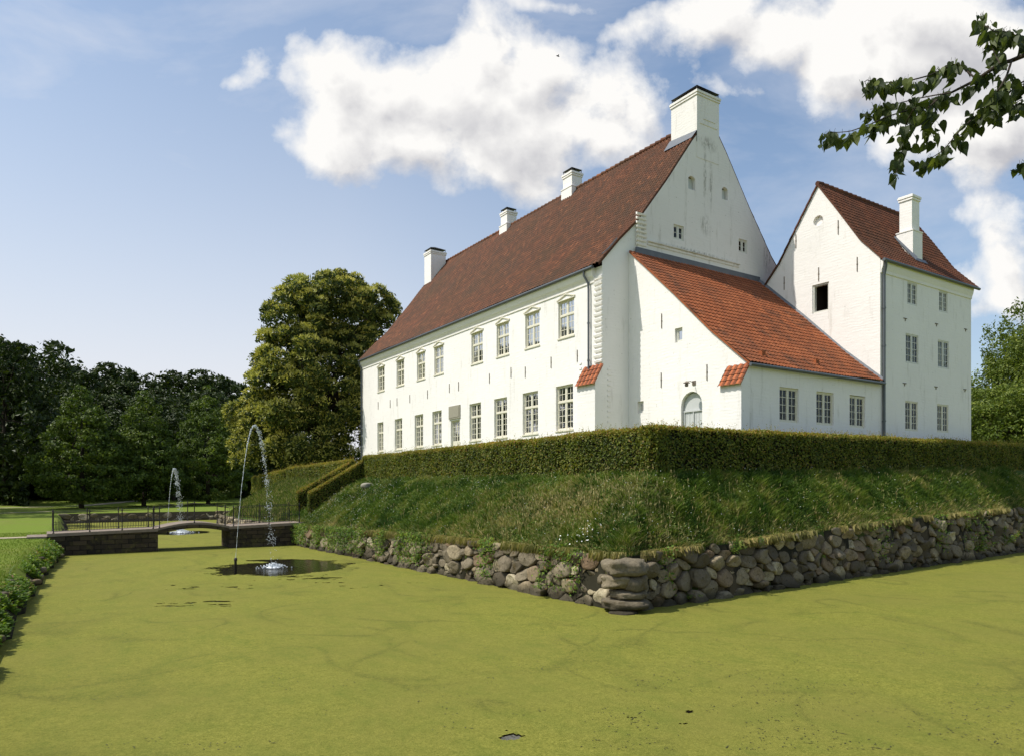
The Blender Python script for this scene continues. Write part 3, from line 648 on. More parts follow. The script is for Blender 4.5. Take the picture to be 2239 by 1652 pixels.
for q in range(20):
    y_ = 12.5 + q*1.5 + rg.normal(0, .2); x_ = float(XB(y_)) - rg.uniform(.0, .5); s_ = rg.uniform(.08, .16)
    b = B(); b.grid(boulder((x_, y_, float(ground_h(np.array(x_), np.array(y_))) + s_*.3), s_*1.3, s_, s_*.75, rg.random()*3, q*2.1, (14, 9)), rg.choice([.15, .35, .5, .86]), close=True)
    tag(b.build('rock', M['stone'], base=(x_, y_, .3), smooth=True), 'fieldstone half hidden among the plants of the left bank', 'rock', 'fieldstones edging the left bank')
b = B(); n = 60000; y = 14 + rg.random(n)**1.2*34; x = XB(y) - .55 - rg.random(n)*9
k = ~((y > 42.8) & (y < 44.0)); blades(b, x[k], y[k], rg.uniform(.02, .07, k.sum()), .008, rg, .9)
tag(b.build('lawn_grass', M['lawngrass'], base=(-3, 25, .9)), 'short mown grass of the left lawn', kind='stuff')
# ------------------------------------------------------------------ the manor house
def settle(V):      # the long range has settled a little towards its far end
    V = V.copy(); V[:, 2] -= .0078 * np.clip(V[:, 1] - 27.5, 0, 60); return V
XF, YG, XE, YL, XT = 23.6, 27.5, 25.38, 20.07, 35.58
fFac = lambda a, z, d=0.: (XF + d, a, z)
fGab = lambda a, z, d=0.: (a, YG + d, z)
fGu = lambda a, z, d=0.: (a, YG - .1 + d, z)
fEnd = lambda a, z, d=0.: (XE + d, a, z)
fFro = lambda a, z, d=0.: (a, YL + d, z)
fTow = lambda a, z, d=0.: (XT + d, a, z)
house = thing('manor_house', (23.6, 27.5, 4.2), 'white manor house with brown tiled roof, orange lean-to and tower wing behind the moat', 'manor house')
hb = lambda b, n, m, smooth=False, parent=None: b.build(n, m, parent or house, smooth=smooth, fix=settle)
def arc(a0, a1, zs, rise, n=10):
    c = (a0+a1)/2; w_ = (a1-a0)/2; return [(c - w_*math.cos(t), zs + rise*math.sin(t)) for t in np.linspace(0, math.pi, n)]
def wall(b, f, A0, A1, z0, top, holes=(), step=2., room=True, dm=1):
    ta = np.array(top, float)
    AL = {A0, A1} | {p[0] for p in top if A0 < p[0] < A1} | set(np.arange(A0, A1, step)); ZL = {z0, float(ta[:, 1].max())} | set(np.arange(z0, ta[:, 1].max(), step))
    for h in holes: AL |= {h[0], h[1]}; ZL |= {h[2], h[3]}
    AL, ZL = sorted(AL), sorted(ZL)
    for aL, aR in zip(AL, AL[1:]):
        if aR - aL < 1e-6: continue
        tL, tR = np.interp([aL, aR], ta[:, 0], ta[:, 1])
        for zB, zT in zip(ZL, ZL[1:]):
            am, zm = (aL+aR)/2, (zB+zT)/2
            if any(h[0] < am < h[1] and h[2] < zm < h[3] for h in holes): continue
            P = [(aL, zB), (aR, zB), (aR, zT), (aL, zT)]
            nx, nz = -(tR-tL), (aR-aL); P = clip_poly(P, nx, nz, nx*aL + nz*tL)
            if len(P) > 2: b.poly([f(*p) for p in P])
    for h in holes:
        a0, a1, q0, q1, dep = h[:5]; rise = h[5] if len(h) > 5 else 0; rnd_ = len(h) > 6
        s = q1 - rise; s0 = q0 + (rise if rnd_ else 0)
        out = [(a0, s0), (a0, s)] + (arc(a0, a1, s, rise)[1:-1] if rise else []) + [(a1, s), (a1, s0)]
        if not rise: out = [(a0, q0), (a0, q1), (a1, q1), (a1, q0)]
        if rnd_: out = out + [(p[0], 2*s0 - p[1]) for p in arc(a0, a1, s0, rise)[1:-1]][::-1]
        if rise:
            A = arc(a0, a1, s, rise); hf = len(A)//2
            b.poly([f(a0, q1)] + [f(*p) for p in A[:hf]] + [f((a0+a1)/2, q1)]); b.poly([f((a0+a1)/2, q1)] + [f(*p) for p in A[hf:]] + [f(a1, q1)])
            if rnd_:
                A = [(p[0], 2*s0 - p[1]) for p in A]
                b.poly([f(a0, q0)] + [f(*p) for p in A[:hf]] + [f((a0+a1)/2, q0)]); b.poly([f((a0+a1)/2, q0)] + [f(*p) for p in A[hf:]] + [f(a1, q0)])
        for p, q in zip(out, out[1:] + out[:1]):
            b.poly([f(*p), f(*q), f(*q, dep), f(*p, dep)])
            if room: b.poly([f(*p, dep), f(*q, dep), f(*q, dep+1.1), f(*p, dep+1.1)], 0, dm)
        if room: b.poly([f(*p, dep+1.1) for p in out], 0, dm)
def fbox(b, f, a0, a1, z0, z1, d0, d1, r=0., m=0):
    P = [f(a, z, d) for d in (d0, d1) for z in (z0, z1) for a in (a0, a1)]
    b.add(P, [(0,2,3,1),(4,5,7,6),(0,1,5,4),(2,6,7,3),(0,4,6,2),(1,3,7,5)], r, m)
def window(f, a0, a1, z0, z1, rows, trans=0., dep=.12, flip=False, mat='frame', cur='some', seed=0, fw=.075, cols=2, casem=2, label=None):
    rg = np.random.default_rng(seed + 100); b = B()
    fbox(b, f, a0, a0+fw, z0, z1, dep-.03, dep+.06); fbox(b, f, a1-fw, a1, z0, z1, dep-.03, dep+.06)
    fbox(b, f, a0+fw, a1-fw, z1-fw, z1, dep-.03, dep+.06); fbox(b, f, a0+fw, a1-fw, z0, z0+fw*1.2, dep-.04, dep+.06)
    zt = z1 - trans if trans else None; i0, i1 = a0+fw, a1-fw; am = (i0+i1)/2
    segs = [(z0+fw*1.2, (zt-.05) if trans else z1-fw, rows)] + ([(zt+.05, z1-fw, 2)] if trans else [])
    if trans: fbox(b, f, i0, i1, zt-.05, zt+.05, dep-.045, dep+.055)
    for s0, s1, nr in segs:
        if casem == 2: fbox(b, f, am-.055, am+.055, s0, s1, dep-.025, dep+.05)
        parts = [(i0, am-.055), (am+.055, i1)] if casem == 2 else [(i0, i1)]
        for c0, c1 in parts:
            e = .035
            fbox(b, f, c0, c0+e, s0, s1, dep-.01, dep+.04); fbox(b, f, c1-e, c1, s0, s1, dep-.01, dep+.04); fbox(b, f, c0+e, c1-e, s0, s0+e, dep-.01, dep+.04); fbox(b, f, c0+e, c1-e, s1-e, s1, dep-.01, dep+.04)
            for q in range(1, cols):
                x = c0 + (c1-c0)*q/cols; fbox(b, f, x-.014, x+.014, s0+e, s1-e, dep, dep+.03)
            for q in range(1, nr):
                z = s0 + (s1-s0)*q/nr; fbox(b, f, c0+e, c1-e, z-.013, z+.013, dep+.002, dep+.028)
    o = hb(b, 'window', M[mat]); 
    if label: o['label'] = label
    p = B(); p.poly([f(i0, z0+fw, dep+.015), f(i1, z0+fw, dep+.015), f(i1, z1-fw, dep+.015), f(i0, z1-fw, dep+.015)]); hb(p, 'pane', M['glass'], parent=o)
    if cur != 'none':
        p = B(); W_ = (am-i0)
        def strip(c0, c1):
            n = 14; a = np.linspace(c0, c1, n); dd = dep + .16 + .03*np.sin(np.arange(n)*2.1 + seed)
            p.grid(np.array([[f(a[q], z, dd[q]) for q in range(n)] for z in (z0+.05, z1-.05)]))
        if cur == 'full': strip(i0, i1)
        else:
            for c0 in (i0, am):
                fr_ = rg.uniform(.32, .5) if cur == 'some' else rg.uniform(.6, .85)
                if flip: strip(c0 + W_*(1-fr_), c0 + W_)
                else: strip(c0, c0 + W_*fr_)
        hb(p, 'curtain', M['blind' if cur == 'full' else 'curtain'], parent=o, smooth=True)
    return o
def sill(b, f, a0, a1, z): fbox(b, f, a0-.05, a1+.05, z-.07, z, -.05, .06)

up = [(55.77,54.37),(52.04,50.67),(48.43,47.09),(45.65,44.27),(40.43,39.01),(37.37,35.99),(34.28,32.86),(31.12,29.75)]
lo = [(55.84,54.62),(52.37,51.01),(48.81,47.41),(45.95,44.54),(40.68,39.23),(37.65,36.2),(34.53,33.01),(31.33,29.84)]
ZU0, ZU1, ZL0, ZL1 = 11.4, 13.38, 6.48, 8.87
hol = [(b_, a_, ZU0, ZU1, .14) for a_, b_ in up] + [(b_, a_, ZL0, ZL1, .16) for a_, b_ in lo] + [(41.95, 43.22, 5.3, 8.0, .2)]
b = B(); wall(b, fFac, 27.5, 59.1, 3.7, [(27.5, 14.45), (59.1, 14.45)], hol)
# hidden back walls, shoulder strip of the gable, far gable
R2 = 2*31.35
prof = [(23.3,14.5),(23.9,15.15),(24.7,16.02),(25.92,17.19),(28.0,19.77),(30.0,22.46),(31.35,24.1)]
under = [(x, z-.10) for x, z in prof]; full = under + [(R2-x, z) for x, z in under[::-1][1:]]
wall(b, fGab, 23.6, 25.9, 3.7, under)
wall(b, lambda a, z, d=0.: (a, 59.1 - d, z), 23.6, 39.1, 3.7, full)
b.poly([(39.1, 27.5, 3.7), (39.1, 59.1, 3.7), (39.1, 59.1, 14.4), (39.1, 27.5, 14.4)])
hb(b, 'wall', [M['plaster'], M['dark']])
b = B()
gh = [(29.64, 30.19, 19.62, 20.36, .2, .2), (32.36, 32.87, 19.66, 20.36, .2, .2), (28.51, 29.31, 16.68, 17.47, .1), (33.8, 34.55, 16.92, 17.69, .1)]
wall(b, fGu, 25.9, 39.1, 3.7, full, gh)
b.poly([(25.9, 27.4, 3.7), (25.9, 27.5, 3.7), (25.9, 27.5, 17.1), (25.9, 27.4, 17.1)])
o = hb(b, 'gable_wall', [M['gable'], M['dark']]); o['label'] = 'weathered main gable wall with dark streaks and four small openings'
# cornice, plinth line, string course, quoin ribs, pediments, small brick teeth
b = B()
def prism(b, pts, y0, y1):      # section in X, Z extruded along Y
    n = len(pts); V = [(x, y, z) for y in (y0, y1) for x, z in pts]
    b.add(V, [(q, (q+1) % n, n+(q+1) % n, n+q) for q in range(n)]); b.poly(V[:n]); b.poly(V[n:])
prism(b, [(23.62,13.72),(23.55,13.74),(23.545,13.86),(23.50,13.95),(23.42,14.06),(23.34,14.30),(23.33,14.47),(23.62,14.47)], 28.05, 59.1)
for q in range(16): b.box(23.565, 23.6, 28.7 + q*1.9, 28.73 + q*1.9, 13.95, 14.45)
hb(b, 'cornice', M['trim'])
for q in range(17):
    b = B(); z = 9.62 + q*.262; prism(b, [(23.62, z), (23.525, z+.02), (23.50, z+.13), (23.62, z+.20)], 27.46, 28.02 + .05*(q % 2)); hb(b, 'quoin_rib', M['plaster'])
for q in range(9):
    b = B(); z = 15.62 + q*.225; a1 = 26.5 - .02*(q % 3); V = [(a, y, zz) for a in (25.80, a1) for y, zz in ((27.42, z), (27.33, z+.02), (27.31, z+.10), (27.42, z+.15))]
    b.add(V, [(0,1,5,4),(1,2,6,5),(2,3,7,6),(3,0,4,7),(0,3,2,1),(4,5,6,7)]); hb(b, 'quoin_rib', M['plaster'])
for q in range(11):
    z = 7.15 + q*.262; b = B(); b.box(23.565, 23.62, 29.12, 29.30, z, z+.09); hb(b, 'tooth_brick', M['plaster']); b = B(); b.box(23.95, 24.16, 27.465, 27.52, z-.5, z-.42); hb(b, 'tooth_brick', M['plaster'])
b = B(); V = [(x, y, z) for x in (26.57, 33.8) for y, z in ((27.42, 15.98), (27.36, 16.0), (27.34, 16.09), (27.37, 16.12), (27.29, 16.15), (27.28, 16.20), (27.42, 16.24))]
b.add(V, [(q, (q+1) % 7, 7+(q+1) % 7, 7+q) for q in range(7)]); b.poly(V[:7]); b.poly(V[7:]); hb(b, 'ledge', M['gable'])
def pediment(win, a0, a1):
    b = B(); m_ = (a0+a1)/2
    V = []
    for s_, z_ in ((a0-.10, ZU1+.035), (m_, ZU1+.27), (a1+.10, ZU1+.035)):
        for d_ in (-.06, .01): V += [fFac(s_, z_, d_), fFac(s_, z_+.06, d_)]
    for o_ in (0, 4): b.add(V[o_:o_+8], [(0,1,5,4),(2,6,7,3),(1,3,7,5),(0,4,6,2),(0,2,3,1),(4,5,7,6)])
    fbox(b, fFac, a0-.08, a1+.08, ZU1-.005, ZU1+.035, -.05, .02); hb(b, 'pediment', M['frame'], parent=win)
for q, (a1, a0) in enumerate(up):
    w_ = window(fFac, a0, a1, ZU0, ZU1, 3, .78, .12, True, cur='full' if q == 6 else 'some', seed=q, label='upper window with pale blinds drawn' if q == 6 else None)
    pediment(w_, a0, a1); b = B(); sill(b, fFac, a0, a1, ZU0); hb(b, 'sill', M['frame'], parent=w_)
for q, (a1, a0) in enumerate(lo):
    w_ = window(fFac, a0, a1, ZL0, ZL1, 4, .86, .14, True, cur='some' if q != 6 else 'wide', seed=q+20)
    b = B(); sill(b, fFac, a0, a1, ZL0); hb(b, 'sill', M['frame'], parent=w_)
# glazed door in the facade and the stone plaque above
b = B(); fbox(b, fFac, 41.95, 42.05, 5.3, 8.0, .14, .24); fbox(b, fFac, 43.12, 43.22, 5.3, 8.0, .14, .24); fbox(b, fFac, 42.05, 43.12, 7.9, 8.0, .14, .24); fbox(b, fFac, 42.05, 43.12, 5.3, 6.62, .15, .22)
fbox(b, fFac, 42.54, 42.62, 6.62, 7.9, .15, .22)
for q in range(1, 4): fbox(b, fFac, 42.05, 43.12, 6.62+q*.32-.015, 6.62+q*.32+.015, .16, .2)
for a in (42.31, 42.87): fbox(b, fFac, a-.014, a+.014, 6.62, 7.9, .16, .2)
o = hb(b, 'door', M['frame']); o['label'] = 'cream glazed door under the stone plaque'
p = B(); p.poly([fFac(42.05, 6.62, .18), fFac(43.12, 6.62, .18), fFac(43.12, 7.9, .18), fFac(42.05, 7.9, .18)]); hb(p, 'pane', M['glass'], parent=o)
b = B(); fbox(b, fFac, 41.87, 43.39, 8.1, 8.98, -.07, .02); fbox(b, fFac, 41.98, 43.28, 8.2, 8.88, -.09, -.07)
hb(b, 'plaque', M['plaque'])['label'] = 'grey carved stone plaque above the door'
# gable openings
for a0, a1, q0, q1 in ((29.64, 30.19, 19.62, 20.36), (32.36, 32.87, 19.66, 20.36)):
    b = B(); fbox(b, fGu, a0+.01, a1-.01, q0+.01, q1-.06, .2, .26); hb(b, 'shutter', M['greydoor'])
window(fGu, 28.51, 29.31, 16.68, 17.47, 2, 0, .09, mat='whiteframe', cur='wide', seed=50, cols=1)
window(fGu, 33.8, 34.55, 16.92, 17.69, 2, 0, .09, mat='whiteframe', cur='none', seed=51, cols=1)

# tiled roof slopes as real pantile surfaces
def roof(b, O, U, Hd, prof, L, tw=.225, cl=.30, seed=0, und=.03, amp=1., st=.030):
    rg = np.random.default_rng(seed); O, U, Hd = map(lambda v: np.array(v, float), (O, U, Hd)); pr = np.array(prof, float)
    sl = np.r_[0, np.cumsum(np.hypot(*np.diff(pr, axis=0).T))]; nt = max(1, int(round(L/tw))); nc = max(1, int(round(sl[-1]/cl)))
    wave = np.array([0, .030, .046, .018])*amp; u = np.arange(nt*4+1)*L/(nt*4); wv = np.r_[np.tile(wave, nt), 0]
    rows = []
    for c in range(nc):
        for e, off in ((0.002, st), (.998, .0)):
            s = sl[-1]*(c+e)/nc; h = np.interp(s, sl, pr[:, 0]); z = np.interp(s, sl, pr[:, 1]); h2 = np.interp(s+.2, sl, pr[:, 0]) - np.interp(s-.2, sl, pr[:, 0]); z2_ = np.interp(s+.2, sl, pr[:, 1]) - np.interp(s-.2, sl, pr[:, 1])
            l_ = math.hypot(h2, z2_); Nv = Hd*(-z2_/l_) + np.array((0, 0, h2/l_))
            dd = wv + off + und*2*(fbm(u*.35+seed*3, u*0 + s*.35, o=2) - .5)
            rows.append(O + u[:, None]*U + Hd*h + np.array((0, 0, z)) + dd[:, None]*Nv)
    P = np.array(rows); tid = rg.random((nc, nt)); tid = np.clip(tid*.9 + .1*rg.random((nc, nt)), 0, 1)
    r = np.repeat(np.repeat(tid, 2, 0)[:2*nc-1], 4, 1).ravel()
    gt = np.zeros((2*nc-1, nt*4)); gt[:, 3::4] = 1.; gt[:, 0::4] = .55; gt[1::2] = np.maximum(gt[1::2], .5)
    b.grid(P, 0.); s_ = b.F[-1]; b.F[-1] = (s_[0], r, s_[2], gt.ravel())
P0 = prof[0]
b = B(); roof(b, (P0[0], 27.42, P0[1]), (0,1,0), (1,0,0), [(x-P0[0], z-P0[1]) for x, z in prof], 31.75, seed=1, tw=.24, st=.016, amp=1.5, und=.05)
roof(b, (R2-P0[0], 27.42, P0[1]), (0,1,0), (-1,0,0), [(x-P0[0], z-P0[1]) for x, z in prof], 31.75, tw=.45, cl=.8, seed=2)
for sgn in (1, -1):     # verge edge, closing the roof thickness at both gables
    for y in (27.42, 59.17):
        X_ = [31.35 - sgn*(31.35-x) for x, z in prof]
        for q in range(len(prof)-1):
            b.poly([(X_[q], y, prof[q][1]+.03), (X_[q+1], y, prof[q+1][1]+.03), (X_[q+1], y, prof[q+1][1]-.12), (X_[q], y, prof[q][1]-.12)], .2)
o = hb(b, 'roof', M['oldtile']); o['label'] = 'steep brown tiled roof of the long range'
b = B(); n = 70
for q in range(n): 
    y = 27.45 + q*31.7/n; b.tube([(31.35, y, 24.10), (31.35, y+.44, 24.14)], [.14, .17], 8, random.random())
hb(b, 'ridge_tiles', M['oldtile'], True)
EPR = [(0,0),(2.13,1.80),(4.48,4.05),(7.0,6.35),(7.45,6.75)]
b = B(); roof(b, (25.28, 19.92, 8.70), (1,0,0), (0,1,0), [(h, z) for h, z in EPR], 10.3, tw=.23, cl=.33, seed=4, und=.05)
for q in range(4): b.poly([(25.28, 19.92+EPR[q][0], 8.72+EPR[q][1]), (25.28, 19.92+EPR[q+1][0], 8.72+EPR[q+1][1]), (25.28, 19.92+EPR[q+1][0], 8.60+EPR[q+1][1]), (25.28, 19.92+EPR[q][0], 8.60+EPR[q][1])], .3)
for px, py in ((1665, 905), (2098, 965)):
    p = onY(*z3(px, py), 20.6); zr = 8.70 + (p[1]-19.92)*.845
    b.box(p[0]-.12, p[0]+.12, 20.5, 20.75, zr-.1, zr+.17, .5)
o = hb(b, 'roof', M['newtile']); o['label'] = 'orange tiled lean-to roof between the gable and the tower'
TPR = [(19.84,14.86),(21.12,16.27),(22.41,18.25),(23.53,19.90)]; TP = [(y-TPR[0][0], z-TPR[0][1]) for y, z in TPR]
b = B(); roof(b, (35.5, TPR[0][0], TPR[0][1]), (1,0,0), (0,1,0), TP, 9.95, tw=.22, cl=.28, seed=6)
roof(b, (35.5, 47.06-TPR[0][0], TPR[0][1]), (1,0,0), (0,-1,0), TP, 9.95, tw=.45, cl=.6, seed=7)
for x in (35.5, 45.45):
    for sg in (0, 1):
        for q in range(3):
            Y_ = [(47.06-y if sg else y) for y, z in TPR]
            b.poly([(x, Y_[q], TPR[q][1]+.03), (x, Y_[q+1], TPR[q+1][1]+.03), (x, Y_[q+1], TPR[q+1][1]-.12), (x, Y_[q], TPR[q][1]-.12)], .2)
for q in range(22): b.tube([(35.5+q*.45, 23.53, 19.90), (35.5+q*.45+.46, 23.53, 19.93)], [.13, .15], 8, random.random())
o = hb(b, 'roof', M['towertile']); o['label'] = 'dark red tiled roof of the tower wing'
# lean-to and tower walls
b = B(); wall(b, fEnd, YL, 27.5, 3.7, [(20.0, 8.62), (22.05, 10.38), (24.4, 12.63), (26.92, 14.93), (27.5, 15.40)], [(23.83, 24.30, 10.24, 10.92, .16), (26.42, 26.86, 7.13, 7.72, .16), (22.62, 23.91, 4.8, 7.84, .22, .62)])
wall(b, fFro, XE, XT, 3.7, [(XE, 8.66), (XT, 8.66)], [(27.5, 28.87, 6.31, 7.86, .12), (30.22, 31.58, 6.31, 7.86, .12), (32.9, 34.24, 6.31, 7.88, .12)])
o = hb(b, 'annex_wall', [M['plaster'], M['dark']]); o['label'] = 'white wall of the lean-to with arched door and three windows'
TU = [(y, z-.09) for y, z in TPR]; TF = TU + [(47.06-y, z) for y, z in TU[::-1][1:]]
tw = [(38.16,39.14,12.99,14.18,'full'), (41.44,42.39,13.04,14.2,'full'), (37.99,39.29,9.9,11.45,'wide'), (41.32,42.55,9.93,11.48,'full'), (37.94,39.23,6.37,7.93,'some'), (41.23,42.49,6.42,7.96,'wide')]
b = B(); wall(b, fTow, YL, 27.0, 7.5, TF, [(22.89, 23.88, 12.87, 14.43, .22), (23.24, 23.82, 17.59, 18.17, .18, .29, 1)])
wall(b, fFro, XT, 45.1, 3.7, [(XT, 14.9), (45.1, 14.9)], [(t[0], t[1], t[2], t[3], .07) for t in tw])
wall(b, lambda a, z, d=0.: (45.1 - d, a, z), YL, 27.0, 3.7, TF)
b.poly([(XT, 27.0, 7.5), (45.1, 27.0, 3.7), (45.1, 27.0, 14.9), (XT, 27.0, 14.9)])
o = hb(b, 'tower_wall', [M['plaster'], M['dark']]); o['label'] = 'white three storey tower walls'
for q, (a0, a1) in enumerate(((27.5, 28.87), (30.22, 31.58), (32.9, 34.24))): window(fFro, a0, a1, 6.31, 7.86, 4, 0, .1, seed=60+q)
for q, t in enumerate(tw): window(fFro, t[0], t[1], t[2], t[3], 4, 0, .05, seed=70+q, mat='whiteframe' if q < 4 else 'frame', cur=t[4], fw=.06, label='tower window with white blind' if t[4] == 'full' else None)
window(fEnd, 23.83, 24.30, 10.24, 10.92, 1, 0, .14, mat='whiteframe', cur='none', seed=80, cols=1, casem=1, fw=.09)
window(fEnd, 26.42, 26.86, 7.13, 7.72, 1, 0, .14, mat='whiteframe', cur='none', seed=81, cols=1, casem=1, fw=.09)
b = B(); fbox(b, fTow, 22.89, 23.88, 12.87, 12.97, .06, .26); fbox(b, fTow, 22.89, 22.98, 12.97, 14.43, .06, .26); fbox(b, fTow, 23.79, 23.88, 12.97, 14.43, .06, .26); fbox(b, fTow, 22.98, 23.79, 14.34, 14.43, .06, .26)
hb(b, 'hatch_frame', M['whiteframe'])
b = B(); fbox(b, fTow, 23.37, 23.84, 17.57, 18.19, .16, .22); hb(b, 'shutter', M['trim'])
# arched door of the lean-to
b = B(); A = arc(22.66, 23.87, 7.22, .58, 12); P = [(22.66, 4.8)] + A + [(23.87, 4.8)]
b.poly([fEnd(*p, .18) for p in P]); fbox(b, fEnd, 22.66, 23.87, 6.93, 7.0, .12, .18)
for a in (22.66, 23.245, 23.81): fbox(b, fEnd, a, a+.05, 4.8, 6.93, .13, .18)
for k_ in range(6): fbox(b, fEnd, 22.76+k_*.19, 22.775+k_*.19, 4.8, 6.9, .165, .18)
o = hb(b, 'door', M['greydoor']); o['label'] = 'pale grey double door in the arched opening'
b = B(); fbox(b, fEnd, 22.70, 22.76, 5.9, 6.05, .09, .16); hb(b, 'handle', M['iron'], parent=o); b = B(); fbox(b, fEnd, 22.69, 22.79, 6.3, 6.36, .1, .16); hb(b, 'lock', M['iron'], parent=o); b = B(); fbox(b, fEnd, 22.7, 23.1, 5.62, 5.66, .14, .17); hb(b, 'hinge', M['iron'], parent=o)
# buttresses with tile caps
for x0, x1, y0, y1, z0, z1_, lab in ((23.1, 23.6, 27.46, 28.88, 8.62, 9.48, 0), (24.87, 25.38, 20.03, 21.15, 7.88, 8.62, 1)):
    b = B(); V = [(x, y, z) for y in (y0, y1) for x, z in ((x0, 3.7), (x1+.02, 3.7), (x1+.02, z1_), (x0, z0))]
    b.add(V, [(0,1,2,3),(4,7,6,5),(0,3,7,4),(3,2,6,7),(1,5,6,2)]); o = hb(b, 'buttress', M['plaster'])
    b = B(); roof(b, (x0-.12, y0-.04, z0-.13), (0,1,0), (1,0,0), [(0,0),(x1-x0+.12, z1_-z0+.20)], y1-y0+.1, tw=.28, cl=.30, seed=9, und=0, amp=1.4)
    for q in range(3): pass
    V = [(x0-.12, y0-.04, z0-.13), (x1, y0-.04, z1_+.07), (x1, y0-.04, z1_), (x0-.12, y0-.04, z0-.19)]; b.poly(V, .4)
    hb(b, 'cap_tiles', M['captile'], parent=o)
# chimneys
def chimney(x0, x1, y0, y1, zb, zt, low=None, cover=True, mat='gable', vents=False):
    b = B()
    if low: 
        zd, g_ = low; b.box(x0-g_, x1+g_, y0-g_, y1+g_, zb, zd-.06); b.box(x0-g_-.03, x1+g_+.03, y0-g_-.03, y1+g_+.03, zd-.06, zd); b.box(x0, x1, y0, y1, zd, zt-.28)
    else: b.box(x0, x1, y0, y1, zb, zt-.28)
    for k_, (e, h0, h1) in enumerate(((.05, .28, .20), (.02, .20, .15), (.08, .15, .04), (.05, .04, 0))): b.box(x0-e, x1+e, y0-e, y1+e, zt-h0, zt-h1)
    if vents: b.box(x0+.5, x1-.35, y0-.03, y0, zt-1.50, zt-1.44); b.box(x0+.25, x1-.15, y0-.03, y0, zt-1.80, zt-1.76)
    o = hb(b, 'chimney', M[mat])
    if cover:
        c = B(); m_ = ((x0+x1)/2, (y0+y1)/2); w_, l_ = (x1-x0)/2 + .02, (y1-y0)/2 + .02
        for sx in (-1, 1):
            for sy in (-1, 1): c.box(m_[0]+sx*(w_-.06)-.02, m_[0]+sx*(w_-.06)+.02, m_[1]+sy*(l_-.06)-.02, m_[1]+sy*(l_-.06)+.02, zt, zt+.24)
        q = [(m_[0]-w_, m_[1]-l_, zt+.22), (m_[0]+w_, m_[1]-l_, zt+.22), (m_[0]+w_, m_[1]+l_, zt+.22), (m_[0]-w_, m_[1]+l_, zt+.22), (m_[0], m_[1], zt+.22+.42*w_)]
        c.add(q, [(0,1,4),(1,2,4),(2,3,4),(3,0,4)]); c.poly(q[:4]); hb(c, 'cover_plate', M['coverplate'], parent=o)
    return o
chimney(30.3, 32.1, 27.38, 29.3, 21.5, 25.22, vents=True)
chimney(30.9, 31.8, 39.2, 40.2, 22.8, 25.3, (24.25, .09), mat='trim')
chimney(30.9, 31.8, 47.4, 48.3, 22.8, 25.25, (24.2, .09), mat='trim')
chimney(29.5, 31.0, 57.7, 59.0, 20.5, 24.75, mat='trim')
chimney(40.02, 40.80, 20.80, 21.48, 15.4, 19.42, (17.45, .11), cover=False, mat='trim')
# lead, gutters, pipes
def lead(*qs):
    b = B()
    for q in qs: b.poly(q)
    hb(b, 'lead_flashing', M['lead'])
lead([(30.29, 27.36, 22.35), (30.29, 29.4, 22.35), (30.29, 29.4, 23.15), (30.29, 27.36, 22.98)], [(30.29, 27.36, 22.98), (30.29, 29.4, 23.15), (29.9, 29.5, 22.52), (29.9, 27.40, 22.48)])
b = B(); b.box(25.75, 35.6, 27.30, 27.41, 15.42, 15.72); hb(b, 'lead_flashing', M['lead'])
b = B(); pts = [(y_+19.92, z_+8.70) for y_, z_ in EPR]; b.grid(np.array([[(x, y, z+dz) for y, z in pts] for x, dz in ((35.42, .02), (35.50, .08), (35.57, .22))])); hb(b, 'lead_flashing', M['lead'])
lead([(39.75, 20.45, 15.66), (41.05, 20.45, 15.66), (41.05, 20.60, 15.88), (39.75, 20.60, 15.88)], [(39.75, 20.45, 15.66), (39.75, 21.65, 17.25), (39.93, 21.65, 17.35), (39.93, 20.45, 15.86)])
def gutter(p0, p1, r_, sl=.0):
    b = B(); b.tube([p0, p1], r_, 10, 0); return hb(b, 'gutter', M['zinc'], True)
gutter((23.27, 27.85, 14.42), (23.27, 59.15, 14.42), .085); gutter((25.25, 19.86, 8.62), (35.6, 19.86, 8.60), .075); gutter((35.45, 19.80, 14.80), (45.5, 19.80, 14.80), .08)
b = B(); b.tube([(23.55, 27.45, 15.0), (23.95, 27.42, 15.35), (24.5, 27.4, 15.95)], .03, 6); hb(b, 'gutter', M['zinc'])
def pipe(pts, r_=.05):
    b = B(); b.tube(pts, r_, 8)
    zs = np.arange(pts[-1][2]+.8, pts[-2][2], 1.9)
    for z in zs: b.tube([(pts[-1][0], pts[-1][1], z), (pts[-1][0], pts[-1][1], z+.07)], r_+.02, 8)
    return hb(b, 'downpipe', M['zinc'], True)
pipe([(23.27, 28.55, 14.4), (23.27, 28.55, 14.15), (23.48, 28.45, 13.75), (23.48, 28.42, 13.4), (23.48, 28.42, 9.0)], .055)
pipe([(23.27, 59.1, 14.4), (23.3, 59.1, 14.2), (23.48, 59.05, 13.8), (23.48, 59.05, 4.)], .06)
pipe([(35.6, 19.80, 14.78), (35.7, 19.85, 14.5), (35.76, 19.97, 14.1), (35.76, 19.97, 13.7), (35.76, 19.97, 4.)], .075)
b = B(); 
V = [(x, y, z) for x in (35.60, 45.1) for y, z in ((YL+.01, 14.2), (YL-.05, 14.22), (YL-.06, 14.36), (YL-.13, 14.55), (YL-.17, 14.84), (YL+.01, 14.84))]
b.add(V, [(q, (q+1) % 6, 6+(q+1) % 6, 6+q) for q in range(6)]); b.poly(V[:6]); b.poly(V[6:]); hb(b, 'cornice', M['trim'])
